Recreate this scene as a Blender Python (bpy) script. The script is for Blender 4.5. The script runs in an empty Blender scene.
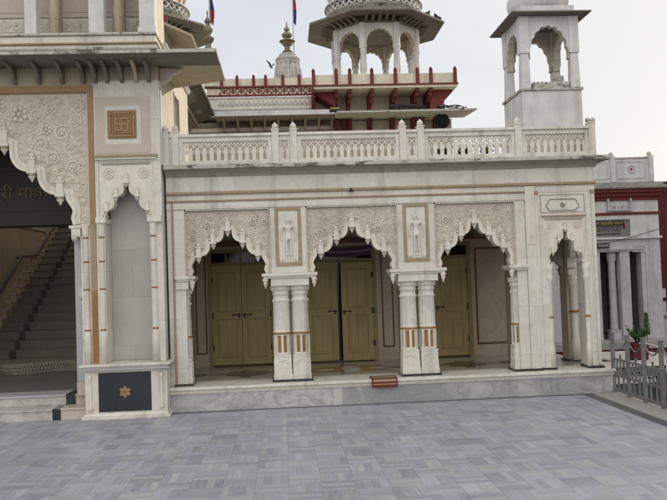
import bpy, bmesh, math, random
from mathutils import Vector, Matrix
R_ = math.radians
PI = math.pi
rnd = random.Random(7)
scene = bpy.context.scene
COL = scene.collection

# ------------------------------------------------------------------ camera
CAM = Vector((0.0, -11.44, 1.9))
yaw, pit, rol = R_(3.8), R_(2.07), R_(2.03)
fwd = Vector((math.sin(yaw)*math.cos(pit), math.cos(yaw)*math.cos(pit), math.sin(pit)))
rgt = Vector((math.cos(yaw), -math.sin(yaw), 0))
dwn = fwd.cross(rgt)
r2 = math.cos(rol)*rgt + math.sin(rol)*dwn
d2 = math.cos(rol)*dwn - math.sin(rol)*rgt
cd = bpy.data.cameras.new('camera'); cam = bpy.data.objects.new('camera', cd); COL.objects.link(cam)
m3 = Matrix((r2, -d2, -fwd)).transposed()
cam.matrix_world = Matrix.Translation(CAM) @ m3.to_4x4()
cd.sensor_fit = 'HORIZONTAL'; cd.sensor_width = 36.0; cd.lens = 36.0*760/667
cd.clip_start = 0.1; cd.clip_end = 2000
scene.camera = cam

# ------------------------------------------------------------------ sky, sun, exposure
SUN = Vector((0.80, 0.46, 0.31)).normalized()       # towards the sun
el = math.asin(SUN.z); az = math.atan2(SUN.x, SUN.y)
w = bpy.data.worlds.new('World'); scene.world = w; w.use_nodes = True
nt = w.node_tree; N = nt.nodes; L = nt.links
bg = N['Background']
sky = N.new('ShaderNodeTexSky'); sky.sky_type = 'NISHITA'; sky.sun_disc = False
sky.sun_elevation = el; sky.sun_rotation = az; sky.dust_density = 3.0; sky.air_density = 1.0; sky.ozone_density = 1.5
tc = N.new('ShaderNodeTexCoord'); mp = N.new('ShaderNodeMapping'); mp.inputs['Scale'].default_value = (1.0, 1.0, 3.2)
ns = N.new('ShaderNodeTexNoise'); ns.inputs['Scale'].default_value = 2.6; ns.inputs['Detail'].default_value = 7; ns.inputs['Roughness'].default_value = .55
rp = N.new('ShaderNodeValToRGB'); rp.color_ramp.elements[0].position = .30; rp.color_ramp.elements[1].position = .68
rp.color_ramp.elements[0].color = (.70,.70,.70,1); rp.color_ramp.elements[1].color = (.97,.97,.97,1)
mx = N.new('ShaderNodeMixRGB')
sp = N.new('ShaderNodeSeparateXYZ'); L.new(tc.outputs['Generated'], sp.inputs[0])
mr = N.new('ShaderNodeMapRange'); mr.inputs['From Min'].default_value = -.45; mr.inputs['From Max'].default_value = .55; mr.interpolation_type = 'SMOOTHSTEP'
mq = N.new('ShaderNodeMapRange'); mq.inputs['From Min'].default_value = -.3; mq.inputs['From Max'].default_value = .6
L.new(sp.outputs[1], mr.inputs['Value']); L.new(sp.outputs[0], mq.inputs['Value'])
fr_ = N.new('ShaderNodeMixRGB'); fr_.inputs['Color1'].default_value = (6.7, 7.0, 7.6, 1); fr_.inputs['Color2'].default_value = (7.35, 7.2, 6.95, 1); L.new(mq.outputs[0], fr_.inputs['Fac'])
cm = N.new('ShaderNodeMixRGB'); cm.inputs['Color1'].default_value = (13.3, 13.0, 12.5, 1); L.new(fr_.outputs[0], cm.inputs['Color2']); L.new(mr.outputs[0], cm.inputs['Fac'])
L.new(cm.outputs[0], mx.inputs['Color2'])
L.new(tc.outputs['Generated'], mp.inputs['Vector']); L.new(mp.outputs['Vector'], ns.inputs['Vector'])
L.new(ns.outputs['Fac'], rp.inputs['Fac']); L.new(rp.outputs['Color'], mx.inputs['Fac'])
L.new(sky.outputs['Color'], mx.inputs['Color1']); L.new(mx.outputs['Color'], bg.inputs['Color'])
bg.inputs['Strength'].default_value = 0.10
sl = bpy.data.lights.new('sun', 'SUN'); sl.energy = 2.2; sl.angle = R_(0.6); sl.color = (1.0, .89, .73)
so = bpy.data.objects.new('sun', sl); COL.objects.link(so); so.rotation_euler = (-SUN).to_track_quat('-Z', 'Y').to_euler()
so.location = (30, 20, 30)
vs = scene.view_settings; vs.view_transform = 'Standard'; vs.look = 'None'; vs.exposure = 0.32; vs.gamma = 1.0; vs.use_curve_mapping = False
scene.cycles.max_bounces = 8; scene.cycles.diffuse_bounces = 5

# ------------------------------------------------------------------ materials
def mnew(name):
    m = bpy.data.materials.new(name); m.use_nodes = True
    return m, m.node_tree.nodes, m.node_tree.links, m.node_tree.nodes['Principled BSDF']
def _math(N, L, op, a, b=None, c=None):
    n = N.new('ShaderNodeMath'); n.operation = op
    for i, v in enumerate((a, b, c)):
        if v is None: continue
        if isinstance(v, (int, float)): n.inputs[i].default_value = v
        else: L.new(v, n.inputs[i])
    return n.outputs[0]
def _noise(N, L, vec, scale, detail=5, rough=.55, dist=0.0, mscale=None):
    if mscale:
        mp = N.new('ShaderNodeMapping'); mp.inputs['Scale'].default_value = mscale
        L.new(vec, mp.inputs['Vector']); vec = mp.outputs['Vector']
    n = N.new('ShaderNodeTexNoise'); n.inputs['Scale'].default_value = scale; n.inputs['Detail'].default_value = detail
    n.inputs['Roughness'].default_value = rough; n.inputs['Distortion'].default_value = dist
    L.new(vec, n.inputs['Vector']); return n.outputs['Fac']
def _ramp(N, L, fac, lo, hi, a=0.0, b=1.0):
    n = N.new('ShaderNodeMapRange'); n.inputs['From Min'].default_value = lo; n.inputs['From Max'].default_value = hi
    n.inputs['To Min'].default_value = a; n.inputs['To Max'].default_value = b; n.interpolation_type = 'SMOOTHSTEP'
    L.new(fac, n.inputs['Value']); return n.outputs['Result']
def _mix(N, L, fac, a, b, mode='MIX'):
    n = N.new('ShaderNodeMixRGB'); n.blend_type = mode
    if isinstance(fac, (int, float)): n.inputs['Fac'].default_value = fac
    else: L.new(fac, n.inputs['Fac'])
    for s, v in (('Color1', a), ('Color2', b)):
        if isinstance(v, tuple): n.inputs[s].default_value = (*v, 1)
        else: L.new(v, n.inputs[s])
    return n.outputs['Color']
def _pos(N):
    return N.new('ShaderNodeNewGeometry').outputs['Position']
def _bump(N, L, P, h, strength=.3, dist=.01):
    b = N.new('ShaderNodeBump'); b.inputs['Strength'].default_value = strength; b.inputs['Distance'].default_value = dist
    L.new(h, b.inputs['Height']); L.new(b.outputs['Normal'], P.inputs['Normal'])

def marble(name, base, vein, rough=.42, vscale=2.2, vamt=.7, streak=0.0, streakcol=(.10,.075,.05), mould=0.0, slab=None, stretch=(1,1,1), slabvar=.18):
    m, N, L, P = mnew(name); pos = _pos(N)
    vec = pos
    col = base
    if slab:
        sx = N.new('ShaderNodeSeparateXYZ'); L.new(pos, sx.inputs[0])
        cx = N.new('ShaderNodeCombineXYZ'); L.new(_math(N, L, 'ADD', sx.outputs[0], sx.outputs[1]), cx.inputs[0])
        L.new(_math(N, L, 'ADD', sx.outputs[2], slab[2] if len(slab) > 2 else 0.0), cx.inputs[1])
        br = N.new('ShaderNodeTexBrick'); br.inputs['Scale'].default_value = 1.0; br.inputs['Brick Width'].default_value = slab[0]
        br.inputs['Row Height'].default_value = slab[1]; br.inputs['Mortar Size'].default_value = .0022; br.inputs['Mortar Smooth'].default_value = .2
        br.inputs['Color1'].default_value = (0,0,0,1); br.inputs['Color2'].default_value = (1,1,1,1); br.inputs['Mortar'].default_value = (.5,.5,.5,1)
        L.new(cx.outputs[0], br.inputs['Vector'])
        ad = N.new('ShaderNodeVectorMath'); ad.operation = 'MULTIPLY_ADD'
        L.new(br.outputs['Color'], ad.inputs[0]); ad.inputs[1].default_value = (9, 7, 5); L.new(pos, ad.inputs[2]); vec = ad.outputs[0]
    v1 = _noise(N, L, vec, vscale, 9, .62, 1.6, stretch)
    v1 = _math(N, L, 'ABSOLUTE', _math(N, L, 'SUBTRACT', v1, .5))
    f = _ramp(N, L, v1, .0, .09, vamt, 0)
    cloud = _noise(N, L, vec, vscale*.55, 5, .6, .6, stretch)
    f2 = _ramp(N, L, cloud, .35, .7, 0, vamt*.75)
    c = _mix(N, L, f2, base, vein); c = _mix(N, L, _math(N, L, 'MULTIPLY', f, .55), c, vein)
    fine = _noise(N, L, pos, 38, 4, .7)
    c = _mix(N, L, _ramp(N, L, fine, .35, .75, 0, .16), c, tuple(x*.72 for x in vein))
    if slab:
        val = _math(N, L, 'ADD', _math(N, L, 'MULTIPLY', br.outputs['Color'], slabvar), 1 - slabvar*.6)
        c = _mix(N, L, 1.0, c, val, 'MULTIPLY')
        c = _mix(N, L, _math(N, L, 'MULTIPLY', br.outputs['Fac'], .6), c, (.16,.12,.085))
    if streak:
        s = _noise(N, L, pos, 1.0, 7, .62, .4, (5.5, 5.5, .55))
        c = _mix(N, L, _ramp(N, L, s, .50, .76, 0, streak), c, streakcol)
        s2 = _noise(N, L, pos, 3.2, 6, .68, .5)
        c = _mix(N, L, _ramp(N, L, s2, .52, .74, 0, streak*.7), c, (.20,.15,.10))
    if mould:
        s = _noise(N, L, pos, 1.0, 8, .72, .5, (4.0, 6, 6))
        c = _mix(N, L, _ramp(N, L, s, .50, .62, 0, mould), c, (.035,.033,.026))
    L.new(c, P.inputs['Base Color']); P.inputs['Roughness'].default_value = rough
    P.inputs['Specular IOR Level'].default_value = .35
    _bump(N, L, P, fine, .10, .004)
    return m
def paint(name, c0, c1=None, rough=.55, scale=5, wear=.0, wearcol=(.25,.22,.18), bump=.12, metal=0.0, streak=0.0):
    m, N, L, P = mnew(name); pos = _pos(N); c1 = c1 or tuple(x*.75 for x in c0)
    a = _noise(N, L, pos, scale, 6, .6, .4)
    c = _mix(N, L, _ramp(N, L, a, .3, .72), c0, c1)
    if streak:
        s = _noise(N, L, pos, 1.0, 7, .65, .3, (4.5, 4.5, .5)); c = _mix(N, L, _ramp(N, L, s, .5, .72, 0, streak), c, wearcol)
    if wear:
        b = _noise(N, L, pos, scale*4.5, 7, .7); c = _mix(N, L, _ramp(N, L, b, .56, .68, 0, wear), c, wearcol)
    L.new(c, P.inputs['Base Color']); P.inputs['Roughness'].default_value = rough; P.inputs['Metallic'].default_value = metal
    P.inputs['Specular IOR Level'].default_value = .35
    _bump(N, L, P, _noise(N, L, pos, 60, 3, .6), bump, .004)
    return m

WHITE   = marble('white_marble', (.69,.66,.60), (.54,.505,.445), streak=.48)
WHITEJ  = marble('jointed_white_marble', (.68,.65,.59), (.53,.495,.435), slab=(1.9, .74, .12), streak=.42, slabvar=.07)
CARVED  = marble('carved_marble', (.71,.67,.595), (.57,.52,.445), rough=.5, streak=.28)
DIRTY   = marble('soot_in_carving', (.65,.595,.505), (.50,.44,.345), rough=.75, streak=.2)
SLAB    = marble('slab_marble', (.68,.65,.59), (.53,.495,.435), slab=(1.38, .27, .02), streak=.40, slabvar=.10)
STAINED = marble('stained_marble', (.50,.485,.44), (.36,.34,.30), rough=.6, streak=.45, mould=.85)
COVE    = marble('grime_and_shade_marble', (.36,.33,.28), (.27,.24,.20), rough=.65, streak=.5)
PLINTH  = marble('grey_veined_marble', (.54,.53,.52), (.24,.245,.26), rough=.35, vscale=1.5, vamt=.95, slab=(1.32, .5, 0.1), stretch=(1,1,1.5), slabvar=.22, streak=.2)
FLOORM  = marble('porch_floor_marble', (.44,.40,.345), (.27,.24,.20), rough=.16, vscale=1.1, vamt=.6)
BLUISH  = marble('blue_grey_marble', (.45,.455,.47), (.32,.325,.34), rough=.4, vscale=1.2, stretch=(2.4,2.4,.5))
PANELM  = marble('porch_wall_marble', (.44,.375,.30), (.29,.24,.185), rough=.3, vscale=1.5)
NICHEM  = marble('niche_marble', (.50,.485,.455), (.40,.385,.36), rough=.3, vscale=.9, slab=(2.1, .72, .45), slabvar=.12)
PINK    = marble('pink_marble', (.55,.47,.41), (.45,.375,.32), rough=.4)
TANWALL = marble('tan_marble', (.52,.40,.275), (.38,.28,.185), rough=.35, vscale=1.2, slab=(.9,.75,.2))
def _carved_bump(m):
    N, L = m.node_tree.nodes, m.node_tree.links; P = N['Principled BSDF']; pos = _pos(N)
    v = N.new('ShaderNodeTexVoronoi'); v.inputs['Scale'].default_value = 46; v.feature = 'SMOOTH_F1'; L.new(pos, v.inputs['Vector'])
    h = _math(N, L, 'ADD', v.outputs['Distance'], _math(N, L, 'MULTIPLY', _noise(N, L, pos, 30, 4, .6, 1.5), .8))
    _bump(N, L, P, h, .9, .012)
_carved_bump(DIRTY)
GOLD    = marble('yellow_stone', (.35,.215,.10), (.24,.14,.06), rough=.45, vscale=3.5)
TANLINE = marble('tan_stone_trim', (.37,.275,.18), (.26,.185,.115), rough=.5, streak=.3)
AMBER   = marble('amber_inlay', (.33,.16,.045), (.21,.095,.025), rough=.35, vscale=5)
BROWN   = marble('brown_stone_border', (.16,.075,.035), (.10,.05,.025), rough=.35)
BLACK   = marble('black_marble', (.022,.024,.03), (.045,.05,.06), rough=.12, vscale=2.5, vamt=.4)
DARKST  = marble('dark_beam_stone', (.04,.036,.032), (.025,.022,.02), rough=.5)
EAVE    = marble('shaded_eave_stone', (.21,.19,.155), (.135,.12,.10), rough=.85, streak=.4, mould=.35)  # dark tone carries the shade under the eaves, plus streaks and mould
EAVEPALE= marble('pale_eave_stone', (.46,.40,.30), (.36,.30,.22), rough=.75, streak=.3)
BEAMS   = marble('shade_darkened_ceiling', (.14,.12,.10), (.09,.08,.065), rough=.8)  # porch shade is put into the ceiling colour
RAILM   = paint('worn_grey_rail', (.12,.115,.105), rough=.5)
DKINLAY = marble('dark_stair_inlay', (.055,.05,.045), (.035,.032,.03), rough=.4)
TOWERIN = marble('tan_grey_inner_plaster', (.55,.50,.43), (.42,.37,.30), rough=.8, streak=.4)  # tan grey plaster for the inner arch faces
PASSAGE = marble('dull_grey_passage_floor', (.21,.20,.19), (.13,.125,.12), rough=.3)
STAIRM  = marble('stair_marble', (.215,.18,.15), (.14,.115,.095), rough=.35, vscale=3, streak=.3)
STAIRW  = marble('pale_step_marble', (.52,.51,.48), (.36,.35,.33), rough=.35, streak=.35, mould=.25)
OLIVE   = paint('olive_door_paint', (.36,.28,.12), (.285,.22,.09), rough=.45, scale=2.2, streak=.45, wear=.25, wearcol=(.17,.125,.06))
OLIVED  = paint('door_frame_paint', (.27,.215,.10), rough=.5)
GLASSHADE  = paint('dark_glass_and_shade', (.012,.013,.014), rough=.08)
IRON    = paint('dark_iron', (.03,.028,.026), rough=.5)
RED     = paint('red_oxide_paint', (.175,.03,.03), (.115,.022,.022), rough=.7, wear=.5, wearcol=(.24,.12,.10), scale=9)
CREAM   = paint('cream_wash', (.68,.64,.53), (.57,.52,.41), rough=.85, wear=.25, streak=.4)
WALLSUN = paint('lime_washed_wall', (.58,.53,.45), (.50,.45,.37), rough=.85, wear=.3, scale=4, bump=.4)
LILAC   = paint('pale_lilac_wash', (.54,.52,.57), (.44,.42,.465), rough=.8, streak=.5, wear=.2, wearcol=(.27,.25,.25))
WHITEW  = paint('white_wash', (.66,.65,.645), (.52,.515,.52), rough=.8, streak=.5, wear=.25, scale=3, wearcol=(.30,.285,.26))
GREYCOR = paint('weathered_grey_cement', (.25,.235,.21), (.15,.14,.125), rough=.9, wear=.4, wearcol=(.08,.075,.065))
DKRED   = paint('dark_red_paint', (.10,.02,.022), rough=.7)
GREYST  = paint('grey_spire_plaster', (.46,.45,.43), (.30,.295,.285), rough=.9, wear=.5, scale=3)
ORANGE  = paint('orange_dome_plaster', (.50,.33,.22), (.44,.27,.18), rough=.85)
BRASS   = paint('tarnished_brass', (.27,.215,.135), (.12,.10,.07), rough=.6, metal=.25, wear=.6, scale=7)
STEEL   = paint('grey_fence_paint', (.17,.175,.18), (.115,.12,.125), rough=.5, wear=.5, scale=8, wearcol=(.16,.10,.06))
POLE    = paint('pale_pole_paint', (.45,.44,.42), rough=.5)
BLUSH   = paint('flag_navy_cloth', (.03,.04,.16), rough=.9)
FLAGRED = paint('flag_red_cloth', (.35,.02,.03), rough=.9)
PURPLE  = paint('purple_banner_cloth', (.12,.045,.11), (.09,.03,.08), rough=.9)
MATRED  = paint('rug_red_weave', (.15,.028,.026), rough=.95, scale=40)
MATCRM  = paint('rug_cream_weave', (.36,.28,.17), rough=.95, scale=40)
GROUND  = paint('bare_earth', (.17,.14,.11), (.11,.09,.07), rough=1, scale=.7)
KERB    = marble('kerb_stone', (.40,.385,.36), (.28,.27,.26), rough=.6, streak=.2)
DARKSTR = marble('dark_border_stone', (.105,.11,.115), (.07,.072,.078), rough=.4)
LEAF    = paint('leaf_green', (.07,.13,.025), (.035,.075,.015), rough=.6, scale=12)
SOIL    = paint('planter_soil', (.05,.035,.025), rough=1)
PAPER   = paint('notice_paper', (.62,.58,.58), rough=.8)
SIGNBLK = paint('signboard_black', (.02,.02,.02), rough=.5)
SIGNYEL = paint('sign_yellow', (.42,.32,.10), rough=.6)
SIGNBLU = paint('sign_dark_blue', (.02,.03,.055), rough=.5)
LETTER  = paint('faint_gilt_lettering', (.17,.125,.06), rough=.6)
BIRD    = paint('dark_feather', (.05,.05,.055), rough=.9)
POT     = paint('terracotta', (.25,.10,.05), rough=.9)

def paving():
    m, N, L, P = mnew('basketweave_marble_paving'); pos = _pos(N)
    T = .306
    sx = N.new('ShaderNodeSeparateXYZ'); L.new(pos, sx.inputs[0])
    X = _math(N, L, 'DIVIDE', _math(N, L, 'ADD', sx.outputs[0], .02), T); Y = _math(N, L, 'DIVIDE', sx.outputs[1], T)
    ix = _math(N, L, 'FLOOR', X); iy = _math(N, L, 'FLOOR', Y)
    fx = _math(N, L, 'SUBTRACT', X, ix); fy = _math(N, L, 'SUBTRACT', Y, iy)
    par = _math(N, L, 'FLOORED_MODULO', _math(N, L, 'ADD', ix, iy), 2.0)
    # along = coordinate across the strips
    ac = _math(N, L, 'ADD', _math(N, L, 'MULTIPLY', fy, _math(N, L, 'SUBTRACT', 1.0, par)), _math(N, L, 'MULTIPLY', fx, par))
    lo = _math(N, L, 'ADD', _math(N, L, 'MULTIPLY', fx, _math(N, L, 'SUBTRACT', 1.0, par)), _math(N, L, 'MULTIPLY', fy, par))
    st = _math(N, L, 'MULTIPLY', ac, 4.0); si = _math(N, L, 'FLOOR', st); sf = _math(N, L, 'SUBTRACT', st, si)
    cv = N.new('ShaderNodeCombineXYZ'); L.new(ix, cv.inputs[0]); L.new(iy, cv.inputs[1]); L.new(_math(N, L, 'ADD', si, .37), cv.inputs[2])
    wn = N.new('ShaderNodeTexWhiteNoise'); wn.noise_dimensions = '3D'; L.new(cv.outputs[0], wn.inputs['Vector'])
    cq = N.new('ShaderNodeCombineXYZ'); L.new(ix, cq.inputs[0]); L.new(iy, cq.inputs[1]); cq.inputs[2].default_value = 9.1
    wq = N.new('ShaderNodeTexWhiteNoise'); wq.noise_dimensions = '3D'; L.new(cq.outputs[0], wq.inputs['Vector'])
    rv = _math(N, L, 'ADD', _math(N, L, 'MULTIPLY', wn.outputs['Value'], .52), _math(N, L, 'ADD', _math(N, L, 'MULTIPLY', wq.outputs['Value'], .30), .09))
    # veins that run along each strip
    vv = N.new('ShaderNodeCombineXYZ'); L.new(_math(N, L, 'MULTIPLY', lo, .5), vv.inputs[0]); L.new(_math(N, L, 'MULTIPLY', ac, 8.5), vv.inputs[1])
    L.new(_math(N, L, 'MULTIPLY', wn.outputs['Value'], 57.0), vv.inputs[2])
    ve = _noise(N, L, vv.outputs[0], 2.4, 7, .72, .5)
    big = _noise(N, L, pos, .55, 4, .6)
    n2 = N.new('ShaderNodeValToRGB'); e = n2.color_ramp.elements
    e[0].position = .0; e[0].color = (.135,.138,.15,1); e[1].position = 1.0; e[1].color = (.57,.575,.59,1)
    for p_, c_ in ((.3, (.23,.243,.28)), (.55, (.325,.342,.385)), (.8, (.415,.43,.465))):
        k = e.new(p_); k.color = (*c_, 1)
    tone = _math(N, L, 'ADD', _math(N, L, 'MULTIPLY', rv, .55), _math(N, L, 'MULTIPLY', ve, 1.05))
    tone = _math(N, L, 'ADD', tone, _math(N, L, 'MULTIPLY', big, .25))
    tone = _math(N, L, 'SUBTRACT', tone, .40); L.new(tone, n2.inputs['Fac'])
    c = n2.outputs['Color']
    warm = _ramp(N, L, wn.outputs['Color'], .55, .95, 0, .38)
    c = _mix(N, L, warm, c, (.40,.375,.31))
    st2 = _noise(N, L, pos, 4.5, 7, .7); c = _mix(N, L, _ramp(N, L, st2, .54, .76, 0, .6), c, (.20,.17,.125)); st3 = _noise(N, L, pos, .9, 6, .65, .8); c = _mix(N, L, _ramp(N, L, st3, .52, .72, 0, .30), c, (.28,.265,.235))
    st2j = _noise(N, L, pos, 9, 5, .7)
    ej = _math(N, L, 'MINIMUM', sf, _math(N, L, 'SUBTRACT', 1.0, sf))
    eb = _math(N, L, 'MINIMUM', _math(N, L, 'MINIMUM', fx, _math(N, L, 'SUBTRACT', 1.0, fx)), _math(N, L, 'MINIMUM', fy, _math(N, L, 'SUBTRACT', 1.0, fy)))
    j1 = _ramp(N, L, _math(N, L, 'ADD', ej, _math(N, L, 'MULTIPLY', st2j, .05)), .02, .08, .30, 0); j2 = _ramp(N, L, _math(N, L, 'ADD', eb, _math(N, L, 'MULTIPLY', st2j, .03)), .010, .034, .50, 0)
    jj = _math(N, L, 'MAXIMUM', j1, j2)
    c = _mix(N, L, jj, c, (.12,.105,.085))
    L.new(c, P.inputs['Base Color'])
    rr = _ramp(N, L, ve, .3, .7, .34, .55); L.new(rr, P.inputs['Roughness']); P.inputs['Specular IOR Level'].default_value = .45
    h = _math(N, L, 'ADD', _math(N, L, 'SUBTRACT', 1.0, jj), _math(N, L, 'MULTIPLY', wn.outputs['Value'], .6))
    _bump(N, L, P, h, .25, .003)
    return m
PAVING = paving()

# ------------------------------------------------------------------ builders
ORG = {}
class MB:
    def __init__(s): s.bm = bmesh.new(); s.mats = []
    def mi(s, m):
        if m not in s.mats: s.mats.append(m)
        return s.mats.index(m)
    def _face(s, vs, i, smooth=False):
        try:
            f = s.bm.faces.new(vs); f.material_index = i; f.smooth = smooth; return f
        except ValueError: return None
    def box(s, x0, x1, y0, y1, z0, z1, m, taper=None):
        i = s.mi(m)
        t = taper or (0, 0)
        P = [(x0,y0,z0),(x1,y0,z0),(x1,y1,z0),(x0,y1,z0),(x0+t[0],y0+t[1],z1),(x1-t[0],y0+t[1],z1),(x1-t[0],y1-t[1],z1),(x0+t[0],y1-t[1],z1)]
        v = [s.bm.verts.new(p) for p in P]
        for f in ((0,3,2,1),(4,5,6,7),(0,1,5,4),(1,2,6,5),(2,3,7,6),(3,0,4,7)): s._face([v[k] for k in f], i)
        return s
    def obox(s, c, ax, ay, az, m):           # oriented box, half axes as vectors
        i = s.mi(m); c = Vector(c); ax, ay, az = Vector(ax), Vector(ay), Vector(az)
        v = [s.bm.verts.new(c + a*ax + b*ay + d*az) for d in (-1, 1) for a, b in ((-1,-1),(1,-1),(1,1),(-1,1))]
        for f in ((0,3,2,1),(4,5,6,7),(0,1,5,4),(1,2,6,5),(2,3,7,6),(3,0,4,7)): s._face([v[k] for k in f], i)
        return s
    def bar(s, a, b, wdt, dep, m, up=(0,1,0)):
        a, b = Vector(a), Vector(b); d = b - a; l = d.length
        if l < 1e-6: return s
        d /= l; u = Vector(up); u = (u - d*u.dot(d)); u.normalize(); n = d.cross(u)
        return s.obox((a+b)/2, d*l/2, n*wdt/2, u*dep/2, m)
    def prism(s, poly, y0, y1, m, axis='Y', msides=None):      # poly in (x,z) extruded along Y, or (y,z) extruded along X, or (x,y) along Z
        i = s.mi(m); j = s.mi(msides) if msides else i
        def P(p, t):
            return (p[0], t, p[1]) if axis == 'Y' else ((t, p[0], p[1]) if axis == 'X' else (p[0], p[1], t))
        a = [s.bm.verts.new(P(p, y0)) for p in poly]; b = [s.bm.verts.new(P(p, y1)) for p in poly]
        s._face(a, i); s._face(b[::-1], i)
        n = len(poly)
        for k in range(n): s._face([a[k], b[k], b[(k+1) % n], a[(k+1) % n]], j)
        return s
    def lathe(s, cx, cy, prof, m, n=16, smooth=True, rot=0.0, sq=None, cap=True):
        i = s.mi(m); rings = []
        for r, z in prof:
            rings.append([s.bm.verts.new((cx + r*math.cos(2*PI*k/n+rot), cy + (sq or 1)*r*math.sin(2*PI*k/n+rot), z)) for k in range(n)])
        for a, b in zip(rings, rings[1:]):
            for k in range(n): s._face([a[k], a[(k+1) % n], b[(k+1) % n], b[k]], i, smooth)
        if cap:
            s._face(rings[0][::-1], i); s._face(rings[-1], i)
        return s
    def tube(s, pts, rad, m, n=6, flat=1.0, smooth=True):     # flat scales thickness along Y
        i = s.mi(m); rings = []
        pts = [Vector(p) for p in pts]
        for k, p in enumerate(pts):
            d = (pts[min(k+1, len(pts)-1)] - pts[max(k-1, 0)])
            if d.length < 1e-9: d = Vector((0,0,1))
            d.normalize()
            u = Vector((0,1,0)) if abs(d.y) < .9 else Vector((1,0,0))
            a = d.cross(u).normalized(); b = a.cross(d)
            r = rad[k] if isinstance(rad, (list, tuple)) else rad
            ring = []
            for q in range(n):
                o = a*math.cos(2*PI*q/n)*r + b*math.sin(2*PI*q/n)*r
                if flat != 1.0: o = Vector((o.x, o.y*flat, o.z))
                ring.append(s.bm.verts.new(p + o))
            rings.append(ring)
        for a, b in zip(rings, rings[1:]):
            for q in range(n): s._face([a[q], a[(q+1) % n], b[(q+1) % n], b[q]], i, smooth)
        s._face(rings[0][::-1], i); s._face(rings[-1], i)
        return s
    def ball(s, c, r, m, n=8, k=5):                            # r may be a triple
        rx, ry, rz = r if isinstance(r, tuple) else (r, r, r); i = s.mi(m)
        top = s.bm.verts.new((c[0], c[1], c[2]+rz)); bot = s.bm.verts.new((c[0], c[1], c[2]-rz)); rings = []
        for a in range(1, k):
            t = PI*a/k
            rings.append([s.bm.verts.new((c[0]+rx*math.sin(t)*math.cos(2*PI*q/n), c[1]+ry*math.sin(t)*math.sin(2*PI*q/n), c[2]+rz*math.cos(t))) for q in range(n)])
        for q in range(n):
            s._face([top, rings[0][q], rings[0][(q+1) % n]], i, True); s._face([bot, rings[-1][(q+1) % n], rings[-1][q]], i, True)
        for a, b in zip(rings, rings[1:]):
            for q in range(n): s._face([a[q], b[q], b[(q+1) % n], a[(q+1) % n]], i, True)
        return s
    def quad(s, pts, m):
        s._face([s.bm.verts.new(p) for p in pts], s.mi(m)); return s
    def build(s, name, parent=None, org=None, bevel=0.0):
        if parent is not None:
            o0 = ORG.get(parent.name, Vector((0,0,0)))
        else:
            o0 = Vector(org or (0,0,0))
        bmesh.ops.recalc_face_normals(s.bm, faces=s.bm.faces)
        me = bpy.data.meshes.new(name); s.bm.transform(Matrix.Translation(-o0)); s.bm.to_mesh(me); s.bm.free()
        for m in s.mats: me.materials.append(m)
        o = bpy.data.objects.new(name, me); COL.objects.link(o)
        if parent is not None: o.parent = parent
        else: o.location = o0
        ORG[o.name] = o0
        if bevel:
            b = o.modifiers.new('bevel', 'BEVEL'); b.width = bevel; b.segments = 2; b.limit_method = 'ANGLE'; b.angle_limit = R_(40)
        return o
def tag(o, label, cat, group=None):
    o['label'] = label; o['category'] = cat
    if group: o['group'] = group
    return o
def thing(name, loc, label, cat, group=None):
    o = bpy.data.objects.new(name, None); COL.objects.link(o); o.location = loc; o.empty_display_size = .2
    ORG[o.name] = Vector(loc); return tag(o, label, cat, group)
def struct(o): o['kind'] = 'structure'; return o
def copy_tree(o, parent=None):
    c = o.copy(); COL.objects.link(c); ORG[c.name] = ORG.get(o.name, Vector((0,0,0))).copy()
    if parent is not None: c.parent = parent
    for ch in list(o.children): copy_tree(ch, c)
    return c

# ------------------------------------------------------------------ cusped arches and carving
def half_arch(pend, jamb, zb, slot, w=.022, rk=1.25):
    pts = [(slot, 0.0)]; px, pz = slot, 0.0
    for (qx, qz) in pend:
        rx = qx - px - w; rz = min((pz - qz)*.85, rx*rk)
        pts.append((px, qz + rz))
        for k in range(1, 9):
            a = PI + PI/2*k/8
            pts.append((qx - w + rx*math.cos(a), qz + rz + rz*math.sin(a)))
        pts.append((qx + w, qz)); pts.append((qx + w, qz + .035))
        px, pz = qx + w + .004, qz + .035
    rem = pz - zb
    pts += [(px, pz - rem*.14)]
    for k in range(1, 7):
        t = k/6; pts.append((px + (jamb-px)*(t*t*(3-2*t)), pz - rem*(.14 + .46*t)))
    pts += [(jamb - .018, zb + rem*.30), (jamb - .024, zb + rem*.2), (jamb - .012, zb + rem*.1), (jamb, zb)]
    return pts
def full_arch(cx, za, ha):
    return [(cx - x, za + z) for x, z in reversed(ha)] + [(cx + x, za + z) for x, z in ha]
def inside(p, poly):
    x, z = p; c = False; n = len(poly)
    for k in range(n):
        x1, z1 = poly[k]; x2, z2 = poly[(k+1) % n]
        if (z1 > z) != (z2 > z) and x < (x2-x1)*(z-z1)/(z2-z1) + x1: c = not c
    return c
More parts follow.
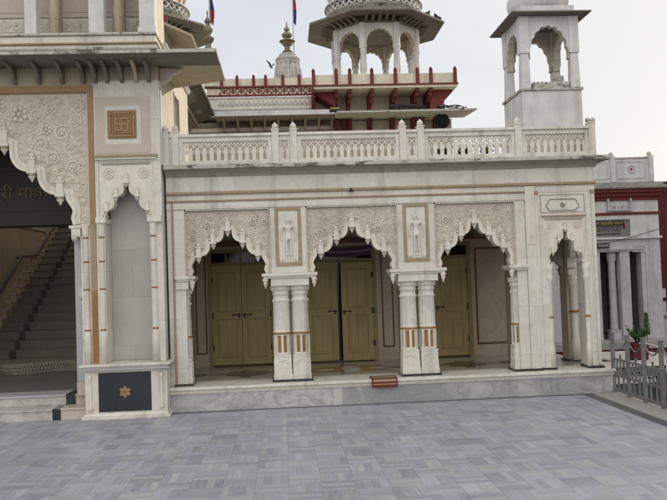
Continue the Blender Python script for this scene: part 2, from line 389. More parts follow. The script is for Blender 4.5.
def scroll(mb, cx, cz, r, y, m, sgn, a0, dep=.5, seg=20):
    pts, rad = [], []
    turns = 1.3
    for k in range(seg+1):
        t = k/seg; a = a0 + sgn*t*turns*2*PI; q = r*(1.0 - .72*t)
        pts.append((cx + q*math.cos(a), y, cz + q*math.sin(a))); rad.append(max(.0022, r*.16*(1-.45*t)))
    mb.tube(pts, rad, m, 5, flat=dep*2)
    mb.ball((cx, y, cz), (r*.24, r*.24*dep*1.6, r*.24), m, 6, 4)
    i = mb.mi(m)
    for k in range(11):                        # pointed leaves that curl off the stem
        t = k/11*.80; a = a0 + sgn*t*turns*2*PI; q = r*(1.0 - .72*t)
        b = a + sgn*.75; l = r*(.50 - .2*t); o_ = Vector((cx + q*math.cos(a), y, cz + q*math.sin(a)))
        d = Vector((math.cos(b), 0, math.sin(b))); n_ = Vector((-d.z, 0, d.x))*l*.36; c = o_ + d*l*.55
        v = [mb.bm.verts.new(p_) for p_ in (o_, c+n_, o_+d*l*1.15 - n_*.8*sgn, c-n_)]; w_ = mb.bm.verts.new(c + Vector((0, -r*.16*dep*2, 0)))
        for e in range(4): mb._face([v[e], v[(e+1) % 4], w_], i)
    flower(mb, cx, cz, r*.40, y-r*.05, m, 5, .5)
def flower(mb, cx, cz, r, y, m, n=6, th=.35):
    for k in range(n):
        a = 2*PI*k/n + PI/n
        i0 = len(mb.bm.verts)
        mb.ball((cx + r*.62*math.cos(a), y, cz + r*.62*math.sin(a)), (r*.30, r*th, r*.30), m, 6, 4)
    mb.ball((cx, y, cz), (r*.26, r*th*1.2, r*.26), m, 6, 4)
def carve(mb, poly, y, m, rmax, rmin, seed, tries=2600, margin=.012, dep=.5):
    rg = random.Random(seed)
    xs = [p[0] for p in poly]; zs = [p[1] for p in poly]
    done = []
    for t in range(tries):
        r = rmax*(1 - .9*t/tries)**1.0
        r = max(rmin, r*(.85 + .3*rg.random()))
        x = rg.uniform(min(xs), max(xs)); z = rg.uniform(min(zs), max(zs))
        q = r*1.16 + margin
        if any(not inside((x + q*math.cos(a*PI/5), z + q*math.sin(a*PI/5)), poly) for a in range(10)): continue
        if any((x-a)**2 + (z-b)**2 < ((r+c)*1.02)**2 for a, b, c in done): continue
        done.append((x, z, r))
        if r < rmin*1.35: flower(mb, x, z, r*1.1, y, m, 5, dep*.7)
        elif rg.random() < .14: flower(mb, x, z, r*1.15, y, m, 7, dep*.6)
        else: scroll(mb, x, z, r, y, m, rg.choice((-1, 1)), rg.uniform(0, 2*PI), dep)
    # stems from scroll to scroll
    for k, (x, z, r) in enumerate(done):
        if r < rmin*1.6: continue
        o_ = [d for d in done if d is not done[k] and d[2] >= rmin*1.6]
        for (a, b, c) in sorted(o_, key=lambda d: (d[0]-x)**2 + (d[1]-z)**2)[:2]:
            l = math.hypot(a-x, b-z)
            if l > (r+c)*1.5 or l < 1e-6: continue
            nx, nz = -(b-z)/l, (a-x)/l; sg = 1 if (k % 2) else -1
            p_ = [(x+nx*r*sg, y, z+nz*r*sg), ((x+a)/2+nx*.25*(r-c)*sg, y, (z+b)/2+nz*.25*(r-c)*sg), (a-nx*c*sg, y, b-nz*c*sg)]
            if all(inside((q[0], q[2]), poly) for q in p_): mb.tube(p_, [min(r, c)*.15]*3, m, 5, flat=dep*1.6)
    # leaves that fill what is left, pointing away from the nearest scroll
    for t in range(int(tries*1.5)):
        x = rg.uniform(min(xs), max(xs)); z = rg.uniform(min(zs), max(zs)); l = rmin*rg.uniform(.6, 1.7)*(1 if t > tries*.4 else 1.35)
        q = l + .002
        if any(not inside((x + q*math.cos(a*PI/3), z + q*math.sin(a*PI/3)), poly) for a in range(6)): continue
        near = min(done, key=lambda d: math.hypot(x-d[0], z-d[1]) - d[2]) if done else (x, z-1, 0)
        gap = math.hypot(x-near[0], z-near[1]) - near[2]
        if gap < -near[2]*.1: continue
        a = math.atan2(z-near[1], x-near[0]) + rg.uniform(-.9, .9)
        d = Vector((math.cos(a), 0, math.sin(a))); n_ = Vector((-d.z, 0, d.x))*l*.50; c = Vector((x, y, z)); i = mb.mi(m)
        v = [mb.bm.verts.new(p) for p in (c-d*l, c+n_, c+d*l, c-n_)]; w_ = mb.bm.verts.new(c + Vector((0, -min(l, rmin)*dep*1.1, 0)))
        for k in range(4): mb._face([v[k], v[(k+1) % 4], w_], i)
def pendant(parent, x, z, y, s, m=None):
    m = m or CARVED
    mb = MB()
    mb.box(x-.030*s, x+.030*s, y-.028*s, y+.03*s, z-.005*s, z+.115*s, m)
    mb.box(x-.040*s, x+.040*s, y-.038*s, y+.03*s, z-.022*s, z+.006*s, m)
    mb.box(x-.037*s, x+.037*s, y-.034*s, y+.03*s, z+.108*s, z+.125*s, m)
    mb.ball((x, y, z+.145*s), (.026*s, .026*s, .026*s), m, 8, 5)
    mb.lathe(x, y-.002, [(.012*s, z-.022*s), (.034*s, z-.03*s), (.036*s, z-.05*s), (.022*s, z-.065*s), (.013*s, z-.078*s), (.010*s, z-.088*s), (.002*s, z-.10*s)], m, 8)
    mb.lathe(x, y-.002, [(.037*s, z-.034*s), (.0385*s, z-.04*s), (.037*s, z-.047*s)], TANLINE, 8)
    return mb.build('pendant', parent)
def arch_panel(parent, cx, hw, ztop, zbot, zap, pend, jamb, slot, y, th, seed, rmax, rmin, pscale, name='arch_panel', carve_on=True, edge=.014, dep=.5, margin=.02, rosettes=None, w=.022, rk=1.25):
    ha = half_arch(pend, jamb, zbot - zap, slot, w, rk)
    arc = full_arch(cx, zap, ha)
    poly = [(cx-hw, zbot), (cx-hw, ztop), (cx+hw, ztop), (cx+hw, zbot)] + [p for p in reversed(arc)][1:-1] if abs(hw-jamb) < 1e-4 else \
           [(cx-hw, zbot), (cx-hw, ztop), (cx+hw, ztop), (cx+hw, zbot)] + list(reversed(arc))
    mb = MB()
    mb.prism(poly, y, y+th, DIRTY if carve_on else CARVED, msides=CARVED)
    # smooth border of the arch: a raised band that follows the cusps
    n = len(arc); ctr = []
    for k, (x, z) in enumerate(arc):
        ctr.append((x, y, z))
    i = mb.mi(CARVED); prev = None
    off = []
    for k in range(n):
        x0, z0 = arc[max(0, k-1)]; x1, z1 = arc[min(n-1, k+1)]
        dx, dz = x1-x0, z1-z0; l = math.hypot(dx, dz) or 1
        off.append((-dz/l, dx/l))                    # left normal = outward (above)
    bw = edge*3.2
    V = []
    for k, (x, z) in enumerate(arc):
        nx, nz = off[k]
        V.append([mb.bm.verts.new((x + nx*a, y - b, z + nz*a)) for a, b in ((0.0, -.002), (0.0, edge*.9), (bw*.45, edge*.9), (bw*.5, edge*.35), (bw, edge*.35), (bw, -.002))])
    for a, b in zip(V, V[1:]):
        for q in range(5): mb._face([a[q], b[q], b[q+1], a[q+1]], i)
    if carve_on:
        inner = [(cx-hw+.012, zbot), (cx-hw+.012, ztop-.012), (cx+hw-.012, ztop-.012), (cx+hw-.012, zbot)] + \
                [(x + off[n-1-k][0]*bw, z + off[n-1-k][1]*bw) for k, (x, z) in enumerate(reversed(arc))]
        carve(mb, inner, y, CARVED, rmax, rmin, seed, margin=.004, dep=dep)
    for (rx, rz, rr) in (rosettes or []):
        mb.lathe(0, 0, [(rr, 0), (rr, .012), (rr*.84, .012), (rr*.84, .004)], CARVED, 20)
        vs_ = mb.bm.verts[:][-80:]
        for v in vs_: v.co = Vector((rx + v.co.x, y - v.co.z, rz + v.co.y))
        flower(mb, rx, rz, rr*.8, y-.003, CARVED, 6, .3)
    o = mb.build(name, parent)
    for sx in (-1, 1):
        for (qx, qz) in pend: pendant(o, cx + sx*qx, zap + qz, y - .012, pscale)
    pendant(o, cx, zap, y - .012, pscale)
    return o

def figure(parent, cx, zb, h, y):
    """standing figure in low relief, arms hanging clear of the body, on a lotus base"""
    me = bpy.data.meshes.new('relief_figure'); bm = bmesh.new(); sk = bm.verts.layers.skin.verify()
    J = {}
    def v(n, x, z, r, yy=0.0):
        q = bm.verts.new((cx + x*h, y + yy*h, zb + z*h)); q[sk].radius = (r*h, r*h*.55); J[n] = q
    v('pel', 0, .50, .080); v('waist', 0, .60, .068); v('chest', 0, .72, .098); v('neck', 0, .815, .036); v('jaw', 0, .858, .050, -.01); v('head', 0, .90, .062, -.006); v('crown', 0, .95, .048); v('knot', 0, .985, .026)
    for s, t in ((-1, 'l'), (1, 'r')):
        v('sh'+t, s*.128, .765, .052); v('el'+t, s*.182, .60, .040); v('wr'+t, s*.175, .46, .031); v('ha'+t, s*.158, .39, .030)
        v('hip'+t, s*.056, .46, .070); v('kn'+t, s*.054, .25, .052); v('an'+t, s*.050, .06, .036); v('to'+t, s*.056, .022, .030, -.05)
        v('ear'+t, s*.078, .885, .014)
    E = [('pel','waist'),('waist','chest'),('chest','neck'),('neck','jaw'),('jaw','head'),('head','crown'),('crown','knot')]
    for t in 'lr': E += [('chest','sh'+t),('sh'+t,'el'+t),('el'+t,'wr'+t),('wr'+t,'ha'+t),('pel','hip'+t),('hip'+t,'kn'+t),('kn'+t,'an'+t),('an'+t,'to'+t),('head','ear'+t)]
    for a, b in E: bm.edges.new((J[a], J[b]))
    J['pel'][sk].use_root = True
    o0 = ORG.get(parent.name, Vector((0,0,0)))
    bm.transform(Matrix.Translation(-o0)); bm.to_mesh(me); bm.free(); me.materials.append(CARVED)
    o = bpy.data.objects.new('relief_figure', me); COL.objects.link(o); o.parent = parent; ORG[o.name] = o0
    fc = MB(); yy = y - .056*h*.55 - .008; zz = zb + .895*h
    fc.ball((cx, yy-.004, zz-.006*h), (.008*h, .010, .020*h), CARVED, 6, 4); fc.ball((cx, yy, zz-.034*h), (.018*h, .005, .006*h), CARVED, 6, 4)
    for s in (-1, 1): fc.ball((cx+s*.024*h, yy, zz+.010*h), (.012*h, .005, .006*h), CARVED, 6, 4); fc.ball((cx+s*.024*h, yy, zz+.024*h), (.017*h, .004, .004*h), CARVED, 6, 4)
    fc.ball((cx, y-.098*h*.55-.002, zb+.72*h), (.014*h, .004, .018*h), CARVED, 6, 4)
    fc.build('carved_face', o)
    o.modifiers.new('skin', 'SKIN').use_smooth_shade = True; sb = o.modifiers.new('sub', 'SUBSURF'); sb.levels = 1; sb.render_levels = 2
    return o

# ------------------------------------------------------------------ lettering
def letters(text, size, m, depth, loc, parent=None, name='lettering', rot=0.0, width=None, shear=0.0):
    cu = bpy.data.curves.new('lettering', 'FONT'); cu.body = text; cu.size = size; cu.extrude = depth; cu.align_x = 'CENTER'; cu.shear = shear
    t = bpy.data.objects.new('tmp', cu); COL.objects.link(t)
    bpy.context.view_layer.update()
    dg = bpy.context.evaluated_depsgraph_get(); me = bpy.data.meshes.new_from_object(t.evaluated_get(dg))
    bpy.data.objects.remove(t)
    me.name = name; me.materials.clear(); me.materials.append(m)
    if width and len(me.vertices):
        xs = [v.co.x for v in me.vertices]; k = width/(max(xs)-min(xs))
        for v in me.vertices: v.co.x *= k
    o0 = ORG.get(parent.name, Vector((0,0,0))) if parent else Vector((0,0,0))
    me.transform(Matrix.Translation(Vector(loc) - o0) @ Matrix.Rotation(rot, 4, 'Y') @ Matrix.Rotation(PI/2, 4, 'X'))
    o = bpy.data.objects.new(name, me); COL.objects.link(o); ORG[o.name] = o0
    if parent: o.parent = parent
    return o

# ================================================================== SETTING: ground
struct(MB().box(-60, 4.44, -40, 30, -.5, 0, PAVING).build('courtyard_paving', org=(0,0,0)))
struct(MB().box(4.44, 4.60, -40, -.16, -.5, .004, DARKSTR).build('paving_border_strip', org=(4.5,0,0)))
struct(MB().box(4.60, 5.02, -40, 4.0, -.5, .012, KERB).build('courtyard_kerb', org=(4.8,0,0), bevel=.008))
g = MB(); g.quad([(-400,-300,-.46),(400,-300,-.46),(400,500,-.46),(-400,500,-.46)], GROUND); struct(g.build('ground'))
lg = MB(); lg.box(5.02, 14, -6, 6.1, -.48, -.40, GREYCOR); struct(lg.build('lower_yard'))

# ================================================================== THE ARCADE
A = thing('marble_arcade', (1.55, 0, 0), 'white marble arcade with three carved cusped arches on a low grey plinth', 'temple building')
XL, XR = -1.715, 4.84
# plinth and floor
p = MB(); p.box(XL, 4.93, -.15, 2.6, 0, .275, PLINTH); p.build('plinth', A)
MB().box(XL, 4.94, -.168, -.151, 0.0005, .012, DARKSTR).build('plinth_foot_strip', A)  # thin dark strip along the foot of the plinth
p = MB(); p.box(XL, 4.945, -.165, 2.6, .275, .328, CARVED)
x = XL + .03
while x < 4.92:
    p.ball((x, -.166, .302), (.019, .010, .021), CARVED, 6, 4); p.ball((x+.026, -.166, .288), (.008, .008, .008), CARVED, 5, 3); x += .052
p.build('plinth_border', A)
MB().box(XL, 4.985, -.20, .46, .328, .370, WHITE).build('plinth_edge_slab', A, bevel=.008)
fl = MB(); fl.box(XL, 4.9, .46, 2.4, .328, .369, FLOORM); fl.build('porch_floor', A)
def star(mb, cx, cy, sx, sy, z, m):
    for (a, b) in ((1, .16), (.16, 1), (.62, .46), (.46, .62)):
        mb.box(cx-sx*a, cx+sx*a, cy-sy*b, cy+sy*b, z, z+.002, m); z += .0011
inl = MB()
for cx in (-.66, 2.98): star(inl, cx, 1.22, .50, .48, .3695, BLACK)
for cx in (.16, 1.9, -1.45, 3.72): star(inl, cx, 1.25, .20, .2, .3695, BLACK)
inl.build('floor_inlay', A)
fi = MB()
pts = [(1.06 + .78*math.cos(2*PI*k/48)*(1+.10*math.cos(8*2*PI*k/48)), 1.25 + .52*math.sin(2*PI*k/48)*(1+.10*math.cos(8*2*PI*k/48))) for k in range(48)]
fi.prism(pts, .3692, .3704, marble('buff_floor_inlay', (.30,.24,.16), (.20,.15,.10), rough=.2), axis='Z')
for k in range(8):
    a = 2*PI*k/8; fi.prism([(1.06+.42*math.cos(a)+.15*math.cos(a+2*PI*q/10), 1.25+.28*math.sin(a)+.09*math.sin(a+2*PI*q/10)) for q in range(10)], .3708, .3716, AMBER if k % 2 else WHITE, axis='Z')
fi.prism([(1.06+.16*math.cos(2*PI*q/12), 1.25+.11*math.sin(2*PI*q/12)) for q in range(12)], .3708, .3716, WHITE, axis='Z')
fi.build('rosette_inlay', A)

# walls of the porch
def bx(name, a, m, parent=A, bev=0.0): return MB().box(*a, m).build(name, parent, bevel=bev)
bx('end_wall', (XL, -1.62, .30, 2.6, .369, 3.0, ), PANELM)
DX = [(-1.30, -.25, 'pair'), (.385, 1.60, 'ajar'), (2.12, 3.36, 'pair')]
bw = MB()
xs = [-1.62] 
for a, b, _ in DX: xs += [a-.07, b+.07]
xs.append(4.46)
for k in range(0, len(xs), 2): bw.box(xs[k], xs[k+1], 2.35, 2.60, .369, 3.0, PANELM)
for a, b, _ in DX: bw.box(a-.07, b+.07, 2.35, 2.60, 2.47, 3.0, PANELM)
bw.build('back_wall', A)
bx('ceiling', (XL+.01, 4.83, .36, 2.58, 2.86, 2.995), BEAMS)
be = MB()
for xx in (.20, 1.86, 3.60): be.box(xx-.12, xx+.12, .36, 2.34, 2.55, 2.858, PANELM)
be.box(-1.61, 4.45, 2.29, 2.349, 2.52, 2.60, BROWN)
be.build('ceiling_beams', A)
# brown inlay frames on the back wall
def frame(mb, x0, x1, z0, z1, y, wd, m, th=.006):
    mb.box(x0, x1, y-th, y+.002, z1-wd, z1, m); mb.box(x0, x1, y-th, y+.002, z0, z0+wd, m)
    mb.box(x0, x0+wd, y-th, y+.002, z0+wd, z1-wd, m); mb.box(x1-wd, x1, y-th, y+.002, z0+wd, z1-wd, m)
for f_ in ((3.50, 4.38, .58, 2.36, 2.35, .035), (1.76, 1.98, .60, 2.36, 2.35, .03), (-.12, .22, .6, 2.36, 2.35, .03), (-1.60, -1.40, .6, 2.36, 2.35, .03)):
    fb = MB(); frame(fb, *f_, BROWN); fb.build('wall_border', A)
# doors
def door_leaf(x0, x1, y, z0, z1, hinge, ang=0.0):
    mb = MB(); d = .05
    mb.box(x0, x1, y, y+d, z0, z1, OLIVE)
    wdt = x1-x0
    for (a, b) in ((.07, .46), (.53, .93)):
        za, zb = z0 + (z1-z0)*a, z0 + (z1-z0)*b
        xa, xb = x0 + wdt*.17, x1 - wdt*.17
        frame(mb, xa, xb, za, zb, y, .018, OLIVED, .007)
        mb.box(xa+.05, xb-.05, y-.010, y+.002, za+.05, zb-.05, OLIVE)
        mb.box((xa+xb)/2-.004, (xa+xb)/2+.004, y-.014, y-.009, za+.05, zb-.05, OLIVED)
    o = mb.build('door', A, bevel=.003)
    hd = MB(); zc = z0 + (z1-z0)*.50
    xin = x1 if hinge < 0 else x0
    hd.tube([(xin - hinge*.0 + hinge*.02, y-.02, zc), (xin + hinge*.17, y-.02, zc)], .008, IRON, 6)
    hd.box(min(xin+hinge*.03, xin+hinge*.06), max(xin+hinge*.03, xin+hinge*.06), y-.026, y, zc-.055, zc+.02, IRON)
    hd.box(min(xin+hinge*.15, xin+hinge*.17), max(xin+hinge*.15, xin+hinge*.17), y-.024, y, zc-.018, zc+.018, IRON)
    hd.build('bolt', o)
    xo = x0 if hinge < 0 else x1
    for f in (.17, .50, .86):
        MB().box(xo-.022, xo+.022, y-.012, y+.002, z0+(z1-z0)*f-.05, z0+(z1-z0)*f+.05, IRON).build('hinge', o)
    return o
for a, b, kind in DX:
    fr = MB(); y = 2.37
    fr.box(a-.07, a, y-.03, y+.10, .369, 2.47, OLIVED); fr.box(b, b+.07, y-.03, y+.10, .369, 2.47, OLIVED)
    fr.box(a, b, y-.03, y+.10, 2.41, 2.47, OLIVED); fr.box(a, b, y-.03, y+.10, 2.19, 2.235, OLIVED)
    for q in (1, 2, 3): fr.box(a+(b-a)*q/4-.015, a+(b-a)*q/4+.015, y-.02, y+.06, 2.236, 2.409, OLIVED)
    fo = fr.build('door_frame', A, bevel=.004)
    MB().box(a, b, y+.03, y+.04, 2.236, 2.409, GLASSHADE).build('transom_glass', fo)
    MB().box(a-.05, b+.05, 2.60, 2.64, .37, 2.46, GLASSHADE).build('doorway_shade_sheet', A)  # near-black sheet painting the unlit room behind the doors
    m = (a+b)/2
    if kind == 'ajar':
        door_leaf(a, m-.035, y, .395, 2.185, -1); door_leaf(m+.035, b, y-.03, .385, 2.175, 1)
    else:
        door_leaf(a, m-.003, y, .395, 2.185, -1); door_leaf(m+.003, b, y, .395, 2.185, 1)

# front wall: uprights, arch panels, relief panels
TZ = 2.96
up = MB()
up.box(XL, -1.455, 0, .35, .369, 2.99, WHITE)                     # left jamb
up.box(-.185, .36, .0, .35, 1.995, 2.99, WHITE)
up.box(1.742, 2.315, .0, .35, 1.995, 2.99, WHITE)
up.box(3.565, 3.725, .0, .35, .40, 2.99, WHITE)
up.box(3.727, 3.885, -.02, .35, .40, 3.20, WHITE)
up.box(3.735, 3.875, -.028, -.019, 2.30, 3.19, CARVED)
up.bm.free()
for a_, m_ in (((XL, -1.455, 0, .35, .369, 2.99), WHITE), ((-.185, .36, .0, .35, 1.995, 2.99), WHITE), ((1.742, 2.315, .0, .35, 1.995, 2.99), WHITE), ((3.565, 3.725, .0, .35, .40, 2.99), WHITE), ((3.727, 3.885, -.02, .35, .40, 3.20), WHITE)):
    bx('pier_wall', a_, WHITEJ, A, .006)
bx('pilaster_panel', (3.735, 3.875, -.028, -.019, 2.30, 3.19), CARVED, A)
tr = MB()
for (x0, x1) in ((-1.455, -.185), (.36, 1.742), (2.315, 3.565)):     # slim uprights each side of the carved panels, with beaded edges
    for xx in (x0, x1):
        mb_x = (xx - .0, xx)
    z = 2.02
    while z < 2.95:
        for xx in (x0+.006, x1-.006): tr.ball((xx, -.004, z), (.009, .012, .012), CARVED, 5, 4)
        z += .03
    x = x0+.02
    while x < x1-.01:
        tr.box(x, x+.021, -.013, .01, 2.964, 2.986, CARVED); x += .029
tr.box(XL, 3.725, -.018, .34, 2.991, 3.015, WHITE)
tr.build('beaded_trim', A)
def small_panel(cx, hw, seed):
    s = hw/.685
    return arch_panel(A, cx, hw, TZ, 1.995, 2.675, [(.235*s, -.185), (.475*s, -.385)], .585*s + .01, .058, .040, .16, seed, .052, .015, 1.12, edge=.019, dep=1.0, margin=.02, w=.050*s, rk=1.35)
small_panel(-.82, .635, 3); small_panel(1.051, .691, 5); small_panel(2.94, .625, 8)
# relief panels with a standing figure
for cx in (.087, 2.028):
    pf = MB(); frame(pf, cx-.193, cx+.193, 2.10, 2.975, .0, .042, TANLINE, .016)
    pf.box(cx-.150, cx+.150, -.004, .001, 2.143, 2.932, WHITE)
    po = pf.build('relief_panel', A, bevel=.004)
    figure(po, cx, 2.235, .60, -.012)
    lb = MB()
    for k in range(7): lb.ball((cx-.12+.04*k, -.008, 2.19+.012*math.cos((k-3)*.6)), (.024, .016, .040), CARVED, 6, 4)
    lb.ball((cx, -.006, 2.165), (.13, .012, .022), CARVED, 10, 4)
    lb.build('lotus_base', po)
# impost slabs and their pendants
def impost(x0, x1):
    mb = MB(); mb.box(x0, x1, -.075, .34, 1.945, 1.994, WHITE); mb.box(x0+.02, x1-.02, -.055, .33, 1.915, 1.944, WHITE)
    mb.box(x0+.13, x1-.13, -.03, .32, 1.80, 1.914, WHITE) if x1-x0 > .5 else mb.box(max(x0, x0+.0), x1-.10, -.03, .32, 1.80, 1.914, WHITE)
    return mb.build('impost', A, bevel=.006)
def drop(parent, x):
    mb = MB(); mb.lathe(x, -.02, [(.04, 1.915), (.044, 1.885), (.028, 1.865), (.034, 1.845), (.02, 1.815), (.014, 1.795), (.004, 1.765)], CARVED, 10); mb.build('pendant', parent)
for cx, h in ((.087, .415), (2.028, .435)):
    o = impost(cx-h, cx+h)
    for sx in (-1, 1): drop(o, cx+sx*(h-.05))
o = impost(-1.61, -1.315); drop(o, -1.36)
mb = MB(); mb.box(3.43, 3.72, -.075, .34, 1.945, 1.994, WHITE); mb.box(3.45, 3.72, -.055, .33, 1.915, 1.944, WHITE); o = mb.build('impost', A, bevel=.006); drop(o, 3.475)
# columns
def column(cx, cy, s=1.0, half=0):
    z0 = .40
    mb = MB()
    mb.lathe(cx, cy, [(.128*s*1.08, 1.098), (.130*s*1.08, 1.112), (.120*s*1.08, 1.125), (.122*s*1.08, 1.15), (.116*s*1.08, 1.55), (.121*s*1.08, 1.56), (.121*s*1.08, 1.60), (.114*s*1.08, 1.61), (.112*s*1.08, 1.66), (.126*s*1.08, 1.672), (.126*s*1.08, 1.692), (.117*s*1.08, 1.70), (.128*s*1.08, 1.74), (.150*s*1.08, 1.775), (.152*s*1.08, 1.80)], WHITE, 24)
    q = 0
    for k in range(22):
        a = 2*PI*k/22; mb.ball((cx+.130*s*math.cos(a), cy+.130*s*math.sin(a), 1.58), (.012, .012, .014), CARVED, 5, 4)
        mb.ball((cx+.142*s*math.cos(a), cy+.142*s*math.sin(a), 1.752), (.017, .017, .026), CARVED, 5, 4)
    o = mb.build('column', A)
    b = MB()
    b.box(cx-.142*s, cx+.142*s, cy-.142*s, cy+.142*s, z0, z0+.075, WHITE)
    b.box(cx-.138*s, cx+.138*s, cy-.138*s, cy+.138*s, z0+.075, z0+.335, WHITE, taper=(.010, .010))
    b.box(cx-.133*s, cx+.133*s, cy-.133*s, cy+.133*s, z0+.335, z0+.362, WHITE)
    # carving on the front and side faces of the block
    for (nx, ny) in ((0, -1), (-1, 0), (1, 0)):
        for k in range(26):
            u, vv = rnd.uniform(-.105, .105)*s, z0 + rnd.uniform(.105, .31)
            if nx == 0: c = (cx+u, cy-.132*s, vv); r = (.016, .007, .014)
            else: c = (cx+nx*.132*s, cy+u, vv); r = (.007, .016, .014)
            b.ball(c, r, CARVED, 6, 4)
        for k in range(14):
            a = 2*PI*k/14; u, vv = .085*math.cos(a)*s, z0+.205+.085*math.sin(a)
            if nx == 0: b.ball((cx+u, cy-.134*s, vv), (.012, .008, .012), CARVED, 5, 4)
            else: b.ball((cx+nx*.134*s, cy+u, vv), (.008, .012, .012), CARVED, 5, 4)
    b.build('base_block', o, bevel=.005)
    f = MB()
    f.lathe(cx, cy, [(0.1124*s, z0+.362), (0.1124*s, 1.07)], AMBER, 16, smooth=False)
    for k in range(8):
        a = 2*PI*(k+.5)/8 - PI/2 + PI/8
        f.obox((cx+.119*s*math.cos(a), cy+.119*s*math.sin(a), (z0+.362+1.07)/2), (.017*math.cos(a), .017*math.sin(a), 0), (-.0185*s*math.sin(a), .0185*s*math.cos(a), 0), (0,0,(1.07-z0-.362)/2), WHITE)
    f.lathe(cx, cy, [(0.1348*s, z0+.36), (0.1370*s, z0+.385), (0.1263*s, z0+.40)], WHITE, 24)
    f.lathe(cx, cy, [(0.1263*s, 1.05), (0.1370*s, 1.066), (0.1370*s, 1.073)], WHITE, 24)
    f.build('fluted_drum', o)
    MB().lathe(cx, cy, [(0.1402*s, 1.073), (0.1434*s, 1.085), (0.1402*s, 1.098)], AMBER, 24).build('inlay_ring', o)
    return o
for cx in (-.055, .228, 1.886, 2.171): column(cx, .155, .98)
column(-1.515, .15, .80); column(3.60, .15, .86)
for (a, b) in ((-.215, .39), (1.725, 2.335), (-1.66, -1.385), (3.46, 3.90), (4.63, 4.86)): bx('black_footing', (a, b, -.03, .36, .3705, .402), BLACK)
bx('black_footing', (4.66, 4.87, .90, 1.28, .3705, .402), BLACK); bx('black_footing', (3.91, 4.14, .02, .36, .3705, .402), BLACK)

# entablature above the arches
en = MB()
en.box(XL, 3.725, -.01, .35, 3.016, 3.095, WHITE)
en.box(XL, XR, .0, .40, 3.123, 3.206, SLAB)
en.box(XL, XR, .0, .40, 3.248, 3.475, SLAB)
en.box(3.89, XR, .0, .35, 3.095, 3.122, WHITE)
en.build('frieze', A, bevel=.004)
tb = MB()
tb.box(XL, 3.725, -.03, .35, 3.096, 3.122, TANLINE); tb.box(XL-.0, XR+.02, -.035, .40, 3.207, 3.247, TANLINE)
tb.box(-1.643, -1.617, -.02, .1, .42, 3.095, TANLINE)
tb.build('stone_band', A, bevel=.006)
cv = MB()
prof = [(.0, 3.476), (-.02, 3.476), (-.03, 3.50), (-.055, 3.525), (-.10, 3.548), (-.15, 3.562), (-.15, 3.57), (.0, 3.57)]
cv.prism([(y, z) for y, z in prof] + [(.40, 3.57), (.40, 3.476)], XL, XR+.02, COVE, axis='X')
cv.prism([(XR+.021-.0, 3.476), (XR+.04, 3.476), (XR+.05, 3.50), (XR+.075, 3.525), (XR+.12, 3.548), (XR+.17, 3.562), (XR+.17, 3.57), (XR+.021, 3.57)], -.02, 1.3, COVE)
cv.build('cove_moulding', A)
lg = MB(); lg.box(XL, XR+.22, -.20, 1.5, 3.571, 3.618, STAINED); lg.box(XL, XR+.18, -.16, 1.5, 3.618, 3.636, STAINED); lg.build('cornice_ledge', A, bevel=.006)
bx('terrace_roof', (XL, XR, .42, 9.0, 3.50, 3.565), GREYCOR)
bx('rear_mass', (XL, 4.40, 2.66, 8.9, 0, 3.49), WALLSUN)

# the corner kiosk
k_ = MB()
k_.box(3.887, 4.09, .005, .35, .402, 2.56, WHITEJ); k_.box(4.64, XR, .005, .35, .402, 2.56, WHITEJ)
k_.box(3.887, XR, .005, .35, 2.735, 3.094, WHITEJ)
k_.box(3.887, 4.005, .006, .35, 2.56, 2.735, WHITEJ); k_.box(4.685, XR, .006, .35, 2.56, 2.735, WHITEJ)
k_.box(4.685, XR, .95, 1.26, .402, 2.56, PANELM); k_.box(3.75, 3.95, .95, 1.30, .369, 2.86, PANELM)
k_.box(4.50, XR, .36, .94, 2.56, 2.86, WHITEJ); k_.box(3.95, 4.679, 1.0, 1.29, 2.45, 2.86, COVE); k_.box(4.685, XR, .945, 1.30, 2.561, 2.86, WHITEJ)  # darker marble inside puts shade into the kiosk's back wall
k_.build('kiosk_wall', A, bevel=.006)
kt = MB()
frame(kt, 3.975, 4.675, 2.775, 3.06, .004, .012, COVE, .004)
cart = [(4.07,2.86),(4.07,2.905),(4.10,2.925),(4.10,2.955),(4.13,2.985),(4.52,2.985),(4.55,2.955),(4.55,2.925),(4.58,2.905),(4.58,2.86),(4.55,2.85),(4.55,2.83),(4.52,2.81),(4.13,2.81),(4.10,2.83),(4.10,2.85)]
kt.tube([(x, .002, z) for x, z in cart + cart[:1]], .009, COVE, 6)
flower(kt, 4.325, 2.895, .045, 0.0, COVE, 6, .25)
kt.box(3.985, 4.665, -.016, .01, 2.715, 2.733, TANLINE); kt.box(4.04, 4.62, -.010, .01, 2.675, 2.688, COVE)
kt.build('kiosk_ornament', A)
arch_panel(A, 4.345, .34, 2.714, 1.99, 2.53, [(.105, -.175), (.205, -.36)], .268, .030, .012, .20, 21, .05, .02, .62, carve_on=False, edge=.010, rosettes=[(4.13, 2.60, .065), (4.55, 2.60, .065)])
ks = MB()
for xx, sg in ((4.075, 1), (4.655, -1)):
    ks.lathe(xx, .03, [(.045, .402), (.045, .72), (.035, .74), (.032, .80), (.036, 1.0), (.036, 1.72), (.052, 1.76), (.052, 1.80), (.04, 1.82), (.058, 1.90), (.062, 1.985)], CARVED, 12)
ks.build('engaged_column', A)
kr = MB()
for xx, sg in ((4.075, 1), (4.655, -1)): kr.lathe(xx, .03, [(.041, 1.16), (.046, 1.175), (.041, 1.19)], AMBER, 12)
kr.lathe(4.79, .93, [(.07, 1.18), (.075, 1.20), (.07, 1.22)], AMBER, 14); kr.build('inlay_ring', A)
kc = MB(); kc.lathe(4.79, .93, [(.075, .402), (.075, .70), (.062, .74), (.052, .78), (.056, 1.15), (.056, 1.62), (.085, 1.66), (.075, 1.70), (.09, 1.74), (.09, 1.80)], CARVED, 14)
